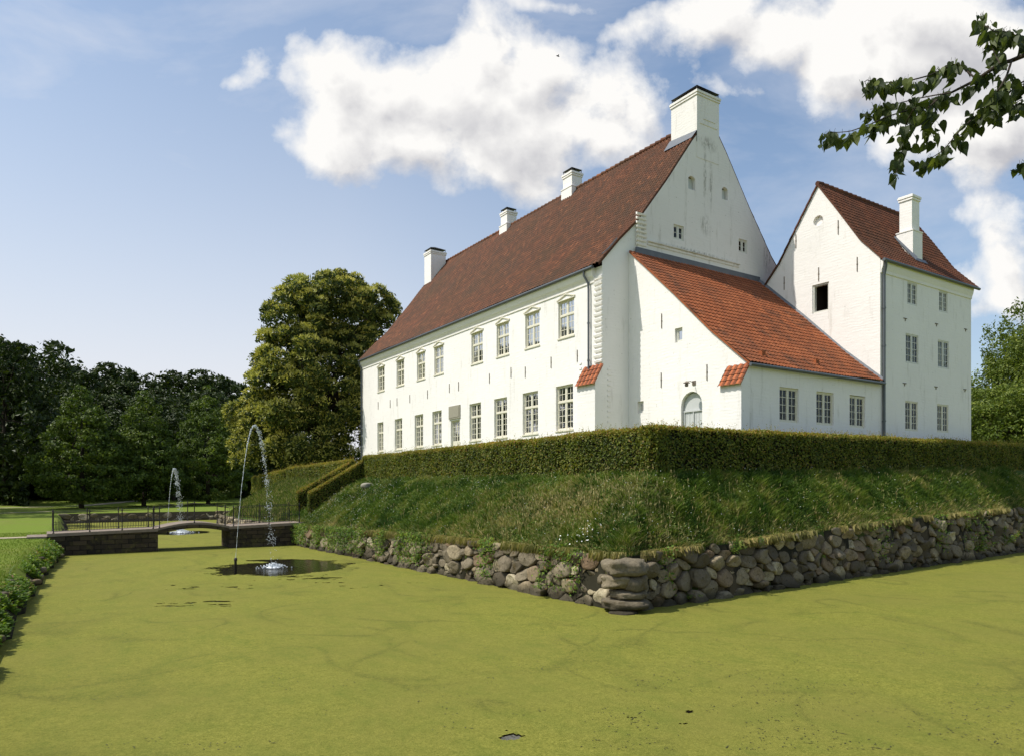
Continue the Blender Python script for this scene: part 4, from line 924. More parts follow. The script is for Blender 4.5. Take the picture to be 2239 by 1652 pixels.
# wall anchors: one slim iron each
def anchor(f, a, z, h=.62, t=False):
    b = B(); 
    if t: fbox(b, f, a-.16, a+.16, z-.02, z+.02, -.03, .01); fbox(b, f, a-.02, a+.02, z-.14, z-.02, -.03, .01)
    else: fbox(b, f, a-.017, a+.017, z-h/2, z+h/2, -.035, .01); fbox(b, f, a-.04, a+.04, z-.03, z+.03, -.02, .01)
    hb(b, 'wall_anchor', M['anchor'])
for x, y in ((313,530),(410,515),(465,500),(568,475),(711,440),(887,390),(961,375),(1210,312),(1384,265),(1499,262),(1707,185),(1918,132)):
    p = onX(*z1(x, y), XF); anchor(fFac, p[1], p[2] + .0078*(p[1]-27.5), .62)
for a, z in ((25.16, 11.45), (25.19, 8.6), (22.33, 8.6)): anchor(fEnd, a, z, .72)
for x, y in ((376,412),(138,490),(483,620),(266,676),(72,727)): p = onX(*z4(x, y), XT); anchor(fTow, p[1], p[2], .75)
for x, y in ((752,925),(928,955),(1092,985),(748,1288),(925,1308),(1088,1322)): p = onY(*z4(x, y), YL); anchor(fFro, p[0], p[2], t=True)
# lantern on its bracket over the arched door
b = B(); p = fEnd(23.1, 8.22, 0); b.tube([p, (p[0]-.25, p[1], p[2]+.06), (p[0]-.5, p[1], p[2]+.02)], .018, 6); b.tube([(p[0]-.5, p[1], p[2]+.04), (p[0]-.5, p[1], p[2]-.05)], [.04, .17], 10); b.box(p[0]-.03, p[0]+.01, p[1]-.1, p[1]+.1, p[2]-.1, p[2]+.1)
b.lathe((p[0]-.5, p[1], p[2]-.22), [(.0, 0), (.07, .02), (.09, .1), (.06, .17)], 10)
hb(b, 'lantern', M['anchor'])

# ------------------------------------------------------------------ footbridge
br = thing('footbridge', (7.2, 42.4, 0), 'stone footbridge with flat arched middle and iron railings crossing the moat', 'bridge')
yb0, yb1 = 42.15, 44.35
for x0, x1, zt0, zt1, nm in ((.55, 5.42, 1.12, 1.22, 0), (9.05, 13.35, 1.22, 1.34, 1)):
    b = B(); f = lambda x, y, z: (x, y, z if z < .5 else zt0 + (zt1-zt0)*(x-x0)/(x1-x0) - .15)
    b.box(x0, x1, yb0, yb1, -.5, 1., f=f); b.build('abutment', M['quay'], br)
    b = B(); b.box(x0-.06, x1, yb0-.05, yb1+.05, 0, 1, f=lambda x, y, z: (x, y, zt0 + (zt1-zt0)*(x-x0)/(x1-x0) - (.15 if z < .5 else 0))); 
    if nm == 0: b.box(-.35, .48, yb0+.1, yb1-.1, .82, .98)
    b.build('coping_slab', M['deck'], br)
b = B(); xs = np.linspace(5.42, 9.05, 22); arch = .26*np.sin((xs-5.42)/3.63*math.pi)
top = 1.22 + arch; 
for y0, y1, o0, o1, m_ in ((yb0+.02, yb1-.02, -.10, .012, 0), (yb0, yb0+.22, -.30, -.10, 1), (yb1-.22, yb1, -.30, -.10, 1)):
    G = np.array([[(x, y, t+o) for x, t in zip(xs, top)] for y, o in ((y0, o0), (y0, o1), (y1, o1), (y1, o0), (y0, o0))]); b.grid(G, .3, m_)
b.build('arched_deck', [M['deck'], M['quay']], br)
def dz(x): return 1.12 + (x-.55)*.0205 if x < 5.42 else (1.22 + .26*math.sin((x-5.42)/3.63*math.pi) if x < 9.05 else 1.22 + (x-9.05)*.028)
for y, seed in ((yb0+.06, 0), (yb1-.06, 1)):
    rl = B(); px = [.75, 2.3, 3.75, 5.2, 5.5, 7.22, 8.8, 9.25, 11.2, 12.95]
    xx = np.linspace(px[0], px[-1], 60)
    for h_ in (1.02,): rl.tube([(x, y, dz(x)+h_) for x in xx], .018, 6)
    for h_ in (.10, .46): rl.tube([(x, y, dz(x)+h_) for x in np.linspace(px[0], px[4], 12)], .012, 5); rl.tube([(x, y, dz(x)+h_) for x in np.linspace(px[7], px[-1], 12)], .012, 5)
    for s0, s1, tall in ((px[0], px[3], 0), (px[7], px[-1], 1)):
        for x in np.arange(s0+.12, s1-.05, .125): rl.tube([(x, y, dz(x)+.10), (x, y, dz(x)+(.62 if not tall else .92) - (.0 if int(x*8) % 2 else .08))], .0085, 4)
    rl.tube([(x, y, dz(x)+.30+.06*math.sin(x*9)) for x in np.linspace(px[4], px[7], 50)], .010, 4)
    rr = rl.build('railing', M['rail'], br)
    for x in px:
        p = B(); p.lathe((x, y, dz(x)-.02), [(.0, 0), (.045, 0), (.045, .05), (.026, .07), (.026, .40), (.034, .42), (.026, .44), (.024, 1.02), (.036, 1.04), (.036, 1.07), (.018, 1.09), (.030, 1.13), (.0, 1.19)], 8); p.build('post', M['rail'], rr, smooth=True)

# ------------------------------------------------------------------ fountains
def fountain(base, land, h, label, seed, s=1.):
    rg = np.random.default_rng(seed); base = np.array(base, float); land = np.array(land, float)
    t = thing('fountain', tuple(base), label, 'fountain', 'water jets in the moat')
    b = B(); b.lathe(base, [(0, -.3), (.05*s, -.3), (.05*s, .48), (.065*s, .50), (.065*s, .60), (.03*s, .62), (.0, .62)], 10); b.build('nozzle', M['iron'], t, smooth=True)
    z0 = .6; top = h
    # height over time for a jet rising z0..top and falling to 0
    v = math.sqrt(2*9.81*(top-z0)); T = (v + math.sqrt(v*v + 2*9.81*z0))/9.81
    def at(tt, jit=0): 
        f = tt/T; p = base + (land-base)*f; return np.array([p[0], p[1], z0 + v*tt - 4.905*tt*tt])
    b = B(); P = np.array([at(q) for q in np.linspace(0, T*.40, 70)]); P[:, :2] += rg.normal(0, .004, (70, 2)); b.tube(P, np.linspace(.007, .015, 70)*s*(1 + .5*np.sin(np.arange(70)*1.9)), 6)
    n = 1000; q = rg.random(n); q = .28 + .72*q**.8; wide = np.clip((q-.35)/.65, 0, 1)
    q = q + .01*np.sin(q*90)
    for f, w_ in zip(q, wide):
        c = at(min(f, .995)*T) + rg.normal(0, 1, 3)*np.array((1, 1, 1))*(.010 + .085*w_**1.3)*s
        if c[2] < .02: continue
        r_ = rg.uniform(.005, .021)*s*(1.15 - .35*w_)
        b.lathe((c[0], c[1], c[2]), [(0, -r_*1.3), (r_*.8, -r_*.6), (r_*.8, r_*.5), (0, r_*1.3)], 5)
    b.build('water_jet', M['spray'], t, smooth=True)
    b = B(); 
    for k_ in range(260):
        a = rg.random()*6.28; rr = abs(rg.normal(0, .24))*s; hz = max(0, .20 - rr*.3)*rg.random()*s; r_ = rg.uniform(.012, .035)*s
        b.lathe((land[0]+math.cos(a)*rr*1.2, land[1]+math.sin(a)*rr*1.2, .02+hz), [(0, -r_), (r_*1.2, 0), (0, r_)], 6)
    b.lathe((land[0], land[1], .01), [(.30*s, 0), (.22*s, .05*s), (.10*s, .09*s), (0, .05*s)], 16)
    b.build('splash', M['foam'], t, smooth=True)
fountain((6.66, 30.03, 0), (8.45, 31.14, 0), 5.95, 'tall water jet arching from a dark nozzle in front of the footbridge', 31)
fountain((8.0, 57.4, 0), (9.0, 57.9, 0), 4.7, 'smaller water jet seen beyond the footbridge', 32, 1.5)

# ------------------------------------------------------------------ trees
def trunk(b, p0, p1, r0, r1, bend=.2, seed=0, n=8, seg=8):
    rg = np.random.default_rng(seed); f = np.linspace(0, 1, seg)[:, None]; p0 = np.array(p0, float); p1 = np.array(p1, float)
    P = p0 + (p1-p0)*f; P[1:-1] += rg.normal(0, bend, (seg-2, 3))*np.array((1, 1, .3)); b.tube(P, np.linspace(r0, r1, seg), n)
def clumps(blobs, n, rg, zmin=-1e9):
    W = np.array([q[3]*q[4] + q[4]*q[5] + q[3]*q[5] for q in blobs]); pick = rg.choice(len(blobs), n, p=W/W.sum()); Bl = np.array(blobs)[pick]
    d = unit(rg.normal(size=(n, 3))); P = Bl[:, :3] + d*Bl[:, 3:]*rg.uniform(.82, 1.0, n)[:, None]
    ins = np.zeros(n, bool)
    for k_, q in enumerate(blobs): ins |= (np.linalg.norm((P - np.array(q[:3]))/np.array(q[3:]), axis=1) < .72) & (pick != k_)
    k_ = ~ins & (P[:, 2] > zmin); return P[k_], d[k_]
def crown(b, blobs, ncl, per, rc, size, asp, rg, m=0, up=.35, flat=.7, tipm=None, tips=0, inner=.0):
    C, D = clumps(blobs, ncl, rg); n = len(C); rcs = rc*rg.uniform(.6, 1.35, n)
    Pc = np.repeat(C, per, 0); Rr = np.repeat(rcs, per)[:, None]; o = unit(rg.normal(size=(n*per, 3)) + np.repeat(D, per, 0)*.6 + np.array((0, 0, up)))
    P = Pc + o*Rr*np.array((1, 1, flat))*rg.uniform(.55, 1.05, (n*per, 1)); Nv = unit(o + rg.normal(0, .55, o.shape))
    leaves(b, P, Nv, size*rg.uniform(.65, 1.3, n*per), asp, rg, m)
    if tips:
        Pc = np.repeat(C, tips, 0); Rr = np.repeat(rcs, tips)[:, None]; o = unit(rg.normal(size=(n*tips, 3)) + np.repeat(D, tips, 0)*.9 + np.array((0, 0, .6)))
        P = Pc + o*Rr*np.array((1, 1, flat))*rg.uniform(.95, 1.15, (n*tips, 1)); leaves(b, P, unit(rg.normal(size=o.shape)), size*1.1*rg.uniform(.7, 1.3, n*tips), .28, rg, 0, along=unit(o + rg.normal(0, .35, o.shape)))
    return C
# blossoming chestnut beyond the house
rg = np.random.default_rng(5)
def bl(px, py, D, rpx, rpy=None, rd=None):
    p = atD(px, py, D); r_ = rpx*D/1575; rz = (rpy or rpx)*D/1575; return (p[0], p[1], p[2], r_, r_ if rd is None else rd, rz)
blobs = [bl(735,690,70,92,82), bl(650,690,65,62,62), bl(800,690,70,52,58), bl(842,690,72,22,22), bl(690,650,67,60,45), bl(650,790,64,70,72), bl(730,800,70,95,85), bl(615,860,63.5,60,70), bl(700,880,68,98,80), bl(780,850,71,60,90), bl(575,930,67,50,55), bl(660,960,67,90,62), bl(545,910,67,34,32), bl(760,950,70,70,70), bl(620,740,64,36,30), bl(600,800,64,34,30), bl(560,985,67,50,34), bl(720,740,69,50,30)]
ch = thing('chestnut_tree', (22.5, 66.5, 3.), 'tall chestnut tree covered in yellow green blossom beside the far end of the house', 'tree')
bF = B(); C = crown(bF, blobs, 880, 85, 1.0, .42, .45, rg, up=.4, flat=.7); bF.build('crown', M['chestleaf'], ch)
bT = B(); rg2 = np.random.default_rng(6)
n = len(C); per = 100; Dv = unit(C - np.array((22., 68., 12.))); o = unit(rg2.normal(size=(n*per, 3)) + np.repeat(Dv, per, 0)*.9 + np.array((-.5, -.2, 1.5)))
P = np.repeat(C, per, 0) + o*np.array((1, 1, .8))*rg2.uniform(.85, 1.18, (n*per, 1)); leaves(bT, P, unit(rg2.normal(size=o.shape)), .34*rg2.uniform(.6, 1.3, n*per), .30, rg2, along=unit(o + rg2.normal(0, .5, o.shape)))
bT.build('blossom', M['catkin'], ch)
b = B(); trunk(b, (22.5, 66.5, 2.5), (23, 67, 11), .75, .45, .1, 1)
for q in range(22): c = C[rg.integers(len(C))]; trunk(b, (22.8, 66.8, rg.uniform(5, 11)), c*.92 + np.array((22.8, 66.8, 10))*.08, .26, .05, .4, q+2)
b.build('trunk', M['bark'], ch)

def tree_proto(name, seed, H, Wd, zlo, kind, ncl, per, rc, size, mat, asp=.6):
    rg = np.random.default_rng(seed); t = thing(name, (0, 0, 0), '', 'tree'); b = B()
    if kind == 'cone':
        bs = []
        for f in np.linspace(0, 1, 9):
            r_ = Wd*.5*(1 - f)**.75*(.55 + .45*min(1, f*5+.3)) + .25; zc = zlo + (H-zlo)*f
            for a in range(3): an = rg.random()*6.28; bs.append((math.cos(an)*r_*.25, math.sin(an)*r_*.25, zc - .3, r_*.85, r_*.85, (H-zlo)/9*1.1))
    elif kind == 'weep':
        bs = [(rg.normal(0, Wd*.13), rg.normal(0, Wd*.13), zlo + (H-zlo)*f, Wd*.34*(1.05-f*.72), Wd*.34*(1.05-f*.72), H*.13) for f in np.linspace(.05, .93, 12)]
    else:
        bs = [(rg.normal(0, Wd*.2), rg.normal(0, Wd*.2), zlo + (H-zlo)*rg.uniform(.2, .8), Wd*rg.uniform(.18, .3), Wd*rg.uniform(.18, .3), (H-zlo)*rg.uniform(.14, .22)) for _ in range(12)] + [(0, 0, H*.86, Wd*.2, Wd*.2, H*.13)]
    C = crown(b, bs, ncl, per, rc, size, asp, rg, up=-.3 if kind == 'weep' else .3, flat=1.5 if kind == 'weep' else .6)
    b.build('crown', M[mat], t); b = B(); trunk(b, (0, 0, -1), (0, 0, H*.75), H*.018+.06, .07, .1, seed)
    for q in range(9): c = C[rg.integers(len(C))]; trunk(b, (0, 0, rg.uniform(zlo*.8, H*.55)), c*.9, .12, .03, .2, seed+q)
    b.build('trunk', M['bark'], t); return t
def place(t, x, y, s, rz, label, group=None, sx=None):
    t.location = (x, y, float(ground_h(np.array(float(x)), np.array(float(y))))); t.scale = (sx or s, sx or s, s); t.rotation_euler = (0, 0, rz); t['label'] = label
    if group: t['group'] = group
for q, (px, D, H, Wd, lab) in enumerate(((180, 83, 13.4, 12.4, 'leftmost of three lindens on the lawn beyond the moat, widest crown'), (315, 90, 13.6, 9.8, 'middle linden of the three on the lawn, left of the small jet'), (455, 97, 14.6, 12., 'right hand linden of the three, left of the blossoming chestnut'))):
    t = tree_proto('linden_tree', 40+q, H, Wd, 2.6, 'cone', 1000, 50, .8, .36, 'linden'); p = atD(px, 1060, D); place(t, p[0], p[1], 1, q*1.3, lab, 'young lindens in a row on the lawn')
fp = [tree_proto('forest_tree', 60+q, 20, 13, 3.5, 'round', 330, 34, 1.35, .62, 'forest') for q in range(4)]; used = [0]*4
rg = np.random.default_rng(77)
def tops(px): return np.interp(px, [-200, 20, 75, 100, 160, 260, 480, 520, 560, 640], [720, 722, 800, 782, 795, 800, 802, 830, 855, 870])
cnt = 0
for row, (D0, dy, lab) in enumerate(((104, 95, 'dark forest tree in the front rank of the wood behind the lindens'), (116, 45, 'dark forest tree in the second rank of the wood'), (130, -2, 'dark tall forest tree on the skyline of the wood'))):
    for px in np.arange(-130 + row*17, 660, 46 + row*3):
        D = D0 + rg.uniform(-3, 3) + max(0, (px-300))*.05; pt = tops(px) + dy + rg.uniform(-10, 14); p = atD(px + rg.uniform(-8, 8), 1060, D); gz = float(ground_h(np.array(p[0]), np.array(p[1])))
        H = EYE + (HY_-pt)/1575*D - gz; q = cnt % 4; cnt += 1
        t = fp[q] if not used[q] else copy_tree(fp[q]); used[q] = 1
        if px < 60 and row == 2: lb = 'tallest dark forest tree rising over the wood at the left edge'; gr = 'tall trees over the left edge of the wood'
        else: lb = lab; gr = 'rank %s of the dark wood' % ('front', 'middle', 'rear')[row]
        place(t, p[0], p[1], H/20.5, rg.random()*6.28, lb, gr, sx=H/20.5*rg.uniform(.9, 1.15))
# dense undergrowth closing the wood below the crowns
b = B(); n = 34000; px = rg.uniform(-190, 640, n); D = np.where(px < 60, 89, 105) + rg.random(n)**1.3*32 + np.clip(px-300, 0, 400)*.05; tt = (px-CX_)/F_; X = (.834*tt+.552)*D; Y = (-.552*tt+.834)*D
leaves(b, np.stack([X, Y, ground_h(X, Y) + rg.random(n)**1.2*6.5], 1), unit(rg.normal(size=(n, 3))), .9*rg.uniform(.6, 1.3, n), .7, rg)
tag(b.build('undergrowth', M['forest'], base=(20, 120, 1)), 'dark undergrowth filling the wood between the trunks', kind='stuff')
for x_, y_, s_ in ((-11, 88, 1.2), (-10, 97, 1.2), (-15, 80, 1.2)): place(copy_tree(fp[1]), x_, y_, s_, x_, sx=.85, label='big dark tree added outside the left edge to shade the lawn', group='shade trees added beyond the left edge')  # off-frame trees added so their shadows darken the lawn behind the bridge
p = atD(8, 1060, 90); place(copy_tree(fp[2]), p[0], p[1], 1.06, 2.2, 'tallest dark tree at the left edge, standing in front of the wood', sx=.95)
# trees on the right
for q, (px, D, H, Wd, kind, s_, lab) in enumerate(((2184, 80, 16.8, 9.0, 'weep', .36, 'tall drooping birch just right of the tower'), (2262, 76, 13.2, 10, 'weep', .36, 'broad drooping birch cut off by the right edge'), (2150, 74, 8.5, 8, 'round', .34, 'low dark green shrub tree at the foot of the tower corner'), (2222, 66, 8.0, 8.5, 'round', .30, 'bright green rounded shrub tree above the hedge end'), (2330, 70, 16, 12, 'weep', .38, 'drooping birch standing beyond the right edge'))):
    t = tree_proto('birch_tree' if kind == 'weep' else 'shrub_tree', 90+q, H, Wd, 1.0, kind, 620, 44, .8, s_, 'birch', .5); p = atD(px, 1060, D); place(t, p[0], p[1], 1, q, lab)

# ------------------------------------------------------------------ overhanging branch of the tree beside the camera
ln = thing('linden_tree', (8.6, .9, 1.9), 'overhanging linden branch with dark heart shaped leaves in the top right corner', 'tree')
b = B(); trunk(b, (9.6, .6, 1.2), (10.1, 1.1, 12), .26, .12, .07, 3, 12, 12)
zb = lambda x, y: (1781.5 + x*.2532, y*.2532)
rg = np.random.default_rng(15)
tw_ = [([(2100,380),(1807,480),(1700,525),(1600,550),(1500,620),(1400,690),(1300,740),(1180,800),(1060,860),(980,930)], .020, .006, 5.6),
       ([(1400,690),(1250,560),(1180,560),(1000,650),(850,690),(700,710),(600,715),(500,715),(455,690),(425,710)], .007, .002, 5.5),
       ([(1180,800),(1000,830),(850,860),(680,905),(580,930),(480,945)], .006, .002, 5.7),
       ([(1060,860),(900,930),(780,960),(620,1010),(490,1070),(310,1135),(200,1145),(120,1140),(95,1170)], .007, .002, 5.6),
       ([(1700,525),(1660,650),(1600,760),(1510,870),(1440,960),(1380,1010),(1250,1130),(1110,1300),(1000,1370),(955,1410)], .009, .002, 5.4),
       ([(980,930),(1000,1000),(1000,1100),(1005,1180)], .004, .002, 5.6), ([(850,950),(790,1060),(770,1200),(750,1320),(730,1400),(700,1500)], .005, .002, 5.55),
       ([(1900,430),(1800,340),(1700,290),(1620,270),(1550,275),(1490,230),(1440,220),(1432,120)], .006, .002, 5.7), ([(1600,550),(1560,480),(1530,400),(1500,300)], .005, .002, 5.6),
       ([(1950,640),(1807,700),(1720,760),(1640,850),(1560,920),(1530,1000)], .007, .002, 5.5), ([(1950,900),(1850,880),(1760,870),(1700,940)], .006, .002, 5.6),
       ([(2050,1350),(1900,1400),(1800,1410),(1775,1425)], .005, .002, 5.6)]
P3 = []
for pts, r0, r1, D in tw_:
    Q = np.array([atD(*zb(*p), D + .25*math.sin(k_*1.3 + r0*900)) for k_, p in enumerate(pts)]); s_ = np.linspace(0, 1, len(Q)); f = np.linspace(0, 1, len(Q)*3)
    Q = np.stack([np.interp(f, s_, Q[:, c]) for c in range(3)], 1); b.tube(Q, np.linspace(r0, r1, len(Q)), 6); P3.append(Q)
def limb(p, q_, r0, r1, sag):
    f = np.linspace(0, 1, 9)[:, None]; Q = p + (q_-p)*f + np.array((0, 0, 1.))*sag*np.sin(f*math.pi) + rg.normal(0, .04, (9, 3))*np.sin(f*math.pi); b.tube(Q, np.linspace(r0, r1, 9), 8); return Q
fork = np.array((9.75, .85, 6.3)); Qm = limb(P3[0][0], fork, .022, .10, .35); hid = [Qm]
for q, to in ((7, Qm[4]), (9, Qm[3]), (10, Qm[5]), (11, np.array((9.7, .8, 4.6)))): hid.append(limb(P3[q][0], to, .008, .035, .15))
for q in range(7): a = q*.9; hid.append(limb(np.array((9.9 + 1.9*math.cos(a), .9 + 1.9*math.sin(a) - .8, 6.6 + .7*(q % 4))), np.array((9.8, .9, 5.6 + .8*(q % 4))), .01, .06, .2))
b.build('branch', M['bark'], ln, smooth=True)
b = B()
out = [(0, 0), (.16, .30), (.05, .48), (-.0, .5)]
hw = np.array([(0, 0), (.10, -.16), (.32, -.30), (.60, -.36), (.85, -.30), (1.02, -.17), (1.08, 0), (1.02, .17), (.85, .30), (.60, .36), (.32, .30), (.10, .16)])
hw = np.array([(0.04, 0), (-.06, .18), (-.02, .36), (.16, .47), (.40, .45), (.64, .32), (.84, .15), (1.08, .0), (.84, -.15), (.64, -.32), (.40, -.45), (.16, -.47), (-.02, -.36), (-.06, -.18)])
def heart(p, dirv, nv, s, r_):
    t = unit(dirv); n_ = unit(nv - t*np.dot(nv, t)); w_ = np.cross(n_, t); cur = rg.uniform(-.3, .8); fold = rg.uniform(.1, .75)
    V = [p + s*(t*u + w_*v*.95 + n_*(abs(v)*fold - cur*u*u)) for u, v in hw] + [p + s*(t*.45 - n_*cur*.2)]
    m_ = len(hw); b.add(V, [(q, (q+1) % m_, m_) for q in range(m_)], r_)
for k_, Q in enumerate(P3):
    L = np.linalg.norm(np.diff(Q, axis=0), axis=1).sum(); n = int(L*(36 if k_ else 18)); st = .35 if k_ == 0 else .08
    for q in range(n):
        f = st + (1.02-st)*rg.random(); i_ = min(f, .999)*(len(Q)-1); a = int(i_); p = Q[a] + (Q[min(a+1, len(Q)-1)]-Q[a])*(i_-a) + rg.normal(0, .022, 3)
        dv = np.array((rg.normal(0, .45), rg.normal(0, .45), -1.)); stem = p + dv*.03; s = rg.uniform(.042, .084)*(1.1 - .35*max(0, f-.75)*2)
        b.tube([p, stem], .0012, 4, .5, cap=False); heart(stem, dv + rg.normal(0, .2, 3), np.array((-.55, -.83, .1)) + rg.normal(0, .75, 3), s, rg.random())
for Q in hid:       # the part of the crown beyond the frame
    for q in range(130):
        i_ = rg.uniform(.9, 6.5) if Q[0][0] < 8 else rg.uniform(0, 5); a = int(i_); p = Q[a] + (Q[a+1]-Q[a])*(i_-a) + rg.normal(0, .16, 3); heart(p, np.array((rg.normal(0, .45), rg.normal(0, .45), -1.)), rg.normal(size=3), rg.uniform(.05, .09), rg.random())
b.build('leaves', M['nearleaf'], ln)

# a bird crossing the big cloud
p = atD(1220, 123, 55); bd = B(); bd.lathe((0, 0, 0), [(0, -.15), (.035, -.09), (.045, 0), (.03, .08), (0, .14)], 8)
bd.V = [v[:, [2, 0, 1]] for v in bd.V]
for s_ in (1, -1): bd.add([(.04, 0, .02), (-.05, 0, .02), (-.03, s_*.16, .07), (-.10, s_*.30, .03), (.03, s_*.17, .08)], [(0, 1, 2, 4), (2, 3, 4, 4)] if 0 else [(0, 1, 2, 4)]); bd.add([(-.03, s_*.16, .07), (-.10, s_*.30, .03), (.03, s_*.17, .08)], [0, 1, 2])
o = bd.build('bird', M['bird']); o.location = tuple(p); o.rotation_euler = (.3, .2, -.3); tag(o, 'small dark bird flying in front of the big white cloud', 'bird')

# ------------------------------------------------------------------ sky, sun, camera
SUN_AZ = math.atan2(-.913, .407); SUN_EL = R(55)
W_ = bpy.data.worlds.new('World'); S.world = W_; W_.use_nodes = True
k = N.__new__(N); k.t = W_.node_tree; k.t.nodes.clear()
sky = k.n('ShaderNodeTexSky', sky_type='NISHITA'); sky.sun_disc = False; sky.sun_elevation = SUN_EL; sky.sun_rotation = SUN_AZ; sky.air_density = 1.0; sky.dust_density = 2.2; sky.ozone_density = 1.2
tc = k.n('ShaderNodeTexCoord').outputs['Generated']
fx = k.vmath('DOT_PRODUCT', tc, (.834, -.552, 0)); fy = k.vmath('DOT_PRODUCT', tc, (.552, .834, 0)); sx = k.n('ShaderNodeSeparateXYZ'); k.l(tc, sx.inputs[0])
fym = k.math('MAXIMUM', fy, .08); cb = k.n('ShaderNodeCombineXYZ'); k.l(k.math('DIVIDE', fx, fym), cb.inputs[0]); k.l(k.math('DIVIDE', sx.outputs[2], fym), cb.inputs[1]); U = cb.outputs[0]
# cumulus banks of this afternoon: each lobe is a direction in the sky and an angular size
lobes = [(740,165,105,90),(850,185,120,100),(985,230,170,95),(1060,125,92,100),(1170,165,125,105),(1300,215,125,95),(1385,220,55,90),(760,300,110,80),(900,295,190,70),(870,230,110,70),(1000,260,120,60),(1110,300,190,105),(1290,290,125,75),(1150,400,55,40),(625,282,40,20),(545,140,30,26),(518,182,26,14),
         (1560,30,120,70),(1700,90,130,80),(1850,150,170,110),(2050,110,240,170),(2150,270,190,110),(1400,50,45,32),(1620,185,52,28),(2170,560,85,75),(2200,640,70,80),(2110,465,50,20),(1200,5,50,10)]
def density(Uv):
    warp = k.n('ShaderNodeTexNoise'); k.l(Uv, warp.inputs['Vector']); warp.inputs['Scale'].default_value = 7.; warp.inputs['Detail'].default_value = 3
    Uw = k.vmath('ADD', Uv, k.vmath('MULTIPLY', k.vmath('SUBTRACT', warp.outputs['Color'], (.5,.5,.5)), (.09,.07,0)))
    cur = None
    for cx, cy, rx, ry in lobes:
        a, c, ra, rb = (cx-CX_)/F_, (HY_-cy)/F_, rx/F_, ry/F_
        e = k.vmath('LENGTH', k.vmath('MULTIPLY_ADD', Uw, (1/ra, 1/rb, 0), (-a/ra, -c/rb, 0)))
        e = k.math('MULTIPLY', k.math('SUBTRACT', e, 1.), (ra*rb)**.5*9.)
        cur = e if cur is None else k.math('SMOOTH_MIN', cur, e, .12)
    n1 = k.noise(Uv, 7., 10., .58, .1); n2 = k.noise(Uv, 3.2, 4., .5)
    return k.math('ADD', k.math('MULTIPLY', cur, -1.), k.math('ADD', k.math('MULTIPLY', k.math('SUBTRACT', n1, .52), 1.9), k.math('MULTIPLY', k.math('SUBTRACT', n2, .5), .5)))
d1 = density(U); d2 = density(k.vmath('ADD', U, (-.022, .034, 0)))
mask = k.ramp(k.math('ADD', d1, .17), [(.0, 0.), (.15, .5), (.36, 1.)])
shade = k.math('SUBTRACT', d2, d1)                      # thicker toward the sun = shaded
thick = k.ramp(d1, [(.25, 0.), (1.0, 1.)])
lit = k.math('SUBTRACT', .80, k.math('MULTIPLY', shade, .7), clamp=True)
lowb = k.math('MULTIPLY', k.ramp(k.noise(k.vmath('ADD', U, (3.3, 1.1, 0)), 4.5, 4, .5), [(.40, 0.), (.66, 1.)]), thick)
lit = k.math('SUBTRACT', lit, k.math('MULTIPLY', lowb, .55), clamp=True)
cc = k.ramp(lit, [(.0, (.38,.38,.42)), (.45, (.56,.56,.59)), (.85, (.96,.945,.92))])
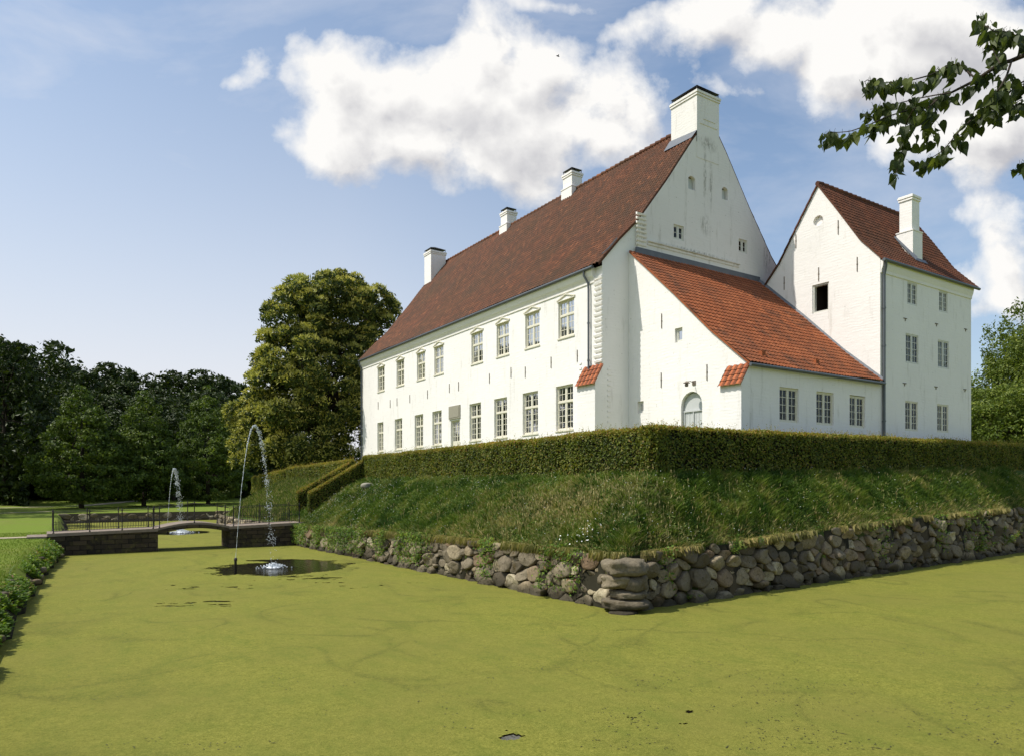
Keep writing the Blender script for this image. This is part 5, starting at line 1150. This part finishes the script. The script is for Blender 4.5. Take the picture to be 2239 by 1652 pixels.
# thin high haze and faint veils
veil = k.ramp(k.noise(k.vmath('MULTIPLY', U, (1., 2.2, 1.)), 2.6, 6, .6, .4), [(.34, .02), (.75, .55)])
wisp = k.math('MULTIPLY', k.ramp(k.noise(k.vmath('MULTIPLY', U, (1.2, 1.8, 1.)), 5.5, 8, .65, .5), [(.52, 0.), (.75, .35)]), 1.)
ux = k.n('ShaderNodeSeparateXYZ'); k.l(U, ux.inputs[0]); U_x = ux.outputs[0]
hz = k.math('POWER', k.math('SUBTRACT', 1., k.math('MAXIMUM', sx.outputs[2], 0.), clamp=True), 2.6)
bgS = k.n('ShaderNodeBackground'); k.l(k.mix(1., sky.outputs[0], (.80, .98, 1.06), 'MULTIPLY'), bgS.inputs[0]); bgS.inputs[1].default_value = .15
bgV = k.n('ShaderNodeBackground'); bgV.inputs[0].default_value = (.80,.81,.86,1); bgV.inputs[1].default_value = 1.
bgC = k.n('ShaderNodeBackground'); k.l(cc, bgC.inputs[0]); bgC.inputs[1].default_value = 1.
m1 = k.n('ShaderNodeMixShader'); k.l(k.math('MAXIMUM', k.math('MAXIMUM', veil, wisp), k.math('MULTIPLY', hz, k.ramp(k.math('ADD', k.math('MULTIPLY', U_x, -.5), .5), [(.36, .5), (.62, 1.3)]))), m1.inputs[0]); k.l(bgS.outputs[0], m1.inputs[1]); k.l(bgV.outputs[0], m1.inputs[2])
m2 = k.n('ShaderNodeMixShader'); k.l(k.math('MULTIPLY', mask, k.math('GREATER_THAN', fy, .1)), m2.inputs[0]); k.l(m1.outputs[0], m2.inputs[1]); k.l(bgC.outputs[0], m2.inputs[2])
wo = k.n('ShaderNodeOutputWorld'); k.l(m2.outputs[0], wo.inputs[0])
sd = bpy.data.lights.new('sun', 'SUN'); sd.energy = 4.7; sd.angle = R(.5); sd.color = (1., .95, .86); so = bpy.data.objects.new('sun', sd); COL.objects.link(so)
from mathutils import Vector
dv = Vector((math.sin(SUN_AZ)*math.cos(SUN_EL), math.cos(SUN_AZ)*math.cos(SUN_EL), math.sin(SUN_EL))); so.rotation_euler = dv.to_track_quat('Z', 'Y').to_euler(); so.location = (0, 0, 60)
cam = bpy.data.cameras.new('camera'); co = bpy.data.objects.new('camera', cam); COL.objects.link(co); S.camera = co
co.location = (0, 0, EYE); co.rotation_euler = (R(90), 0, -math.atan2(.552, .834)); cam.sensor_width = 36; cam.lens = 36*F_/2239; cam.shift_y = (HY_-826)/2239; cam.clip_end = 5000; cam.clip_start = .1
S.view_settings.view_transform = 'Standard'; S.view_settings.look = 'None'; S.view_settings.exposure = .05; S.view_settings.gamma = 1.
S.cycles.max_bounces = 6; S.cycles.transparent_max_bounces = 12; S.cycles.use_denoising = True
for o in bpy.data.objects:
    if '_b' in o: del o['_b']
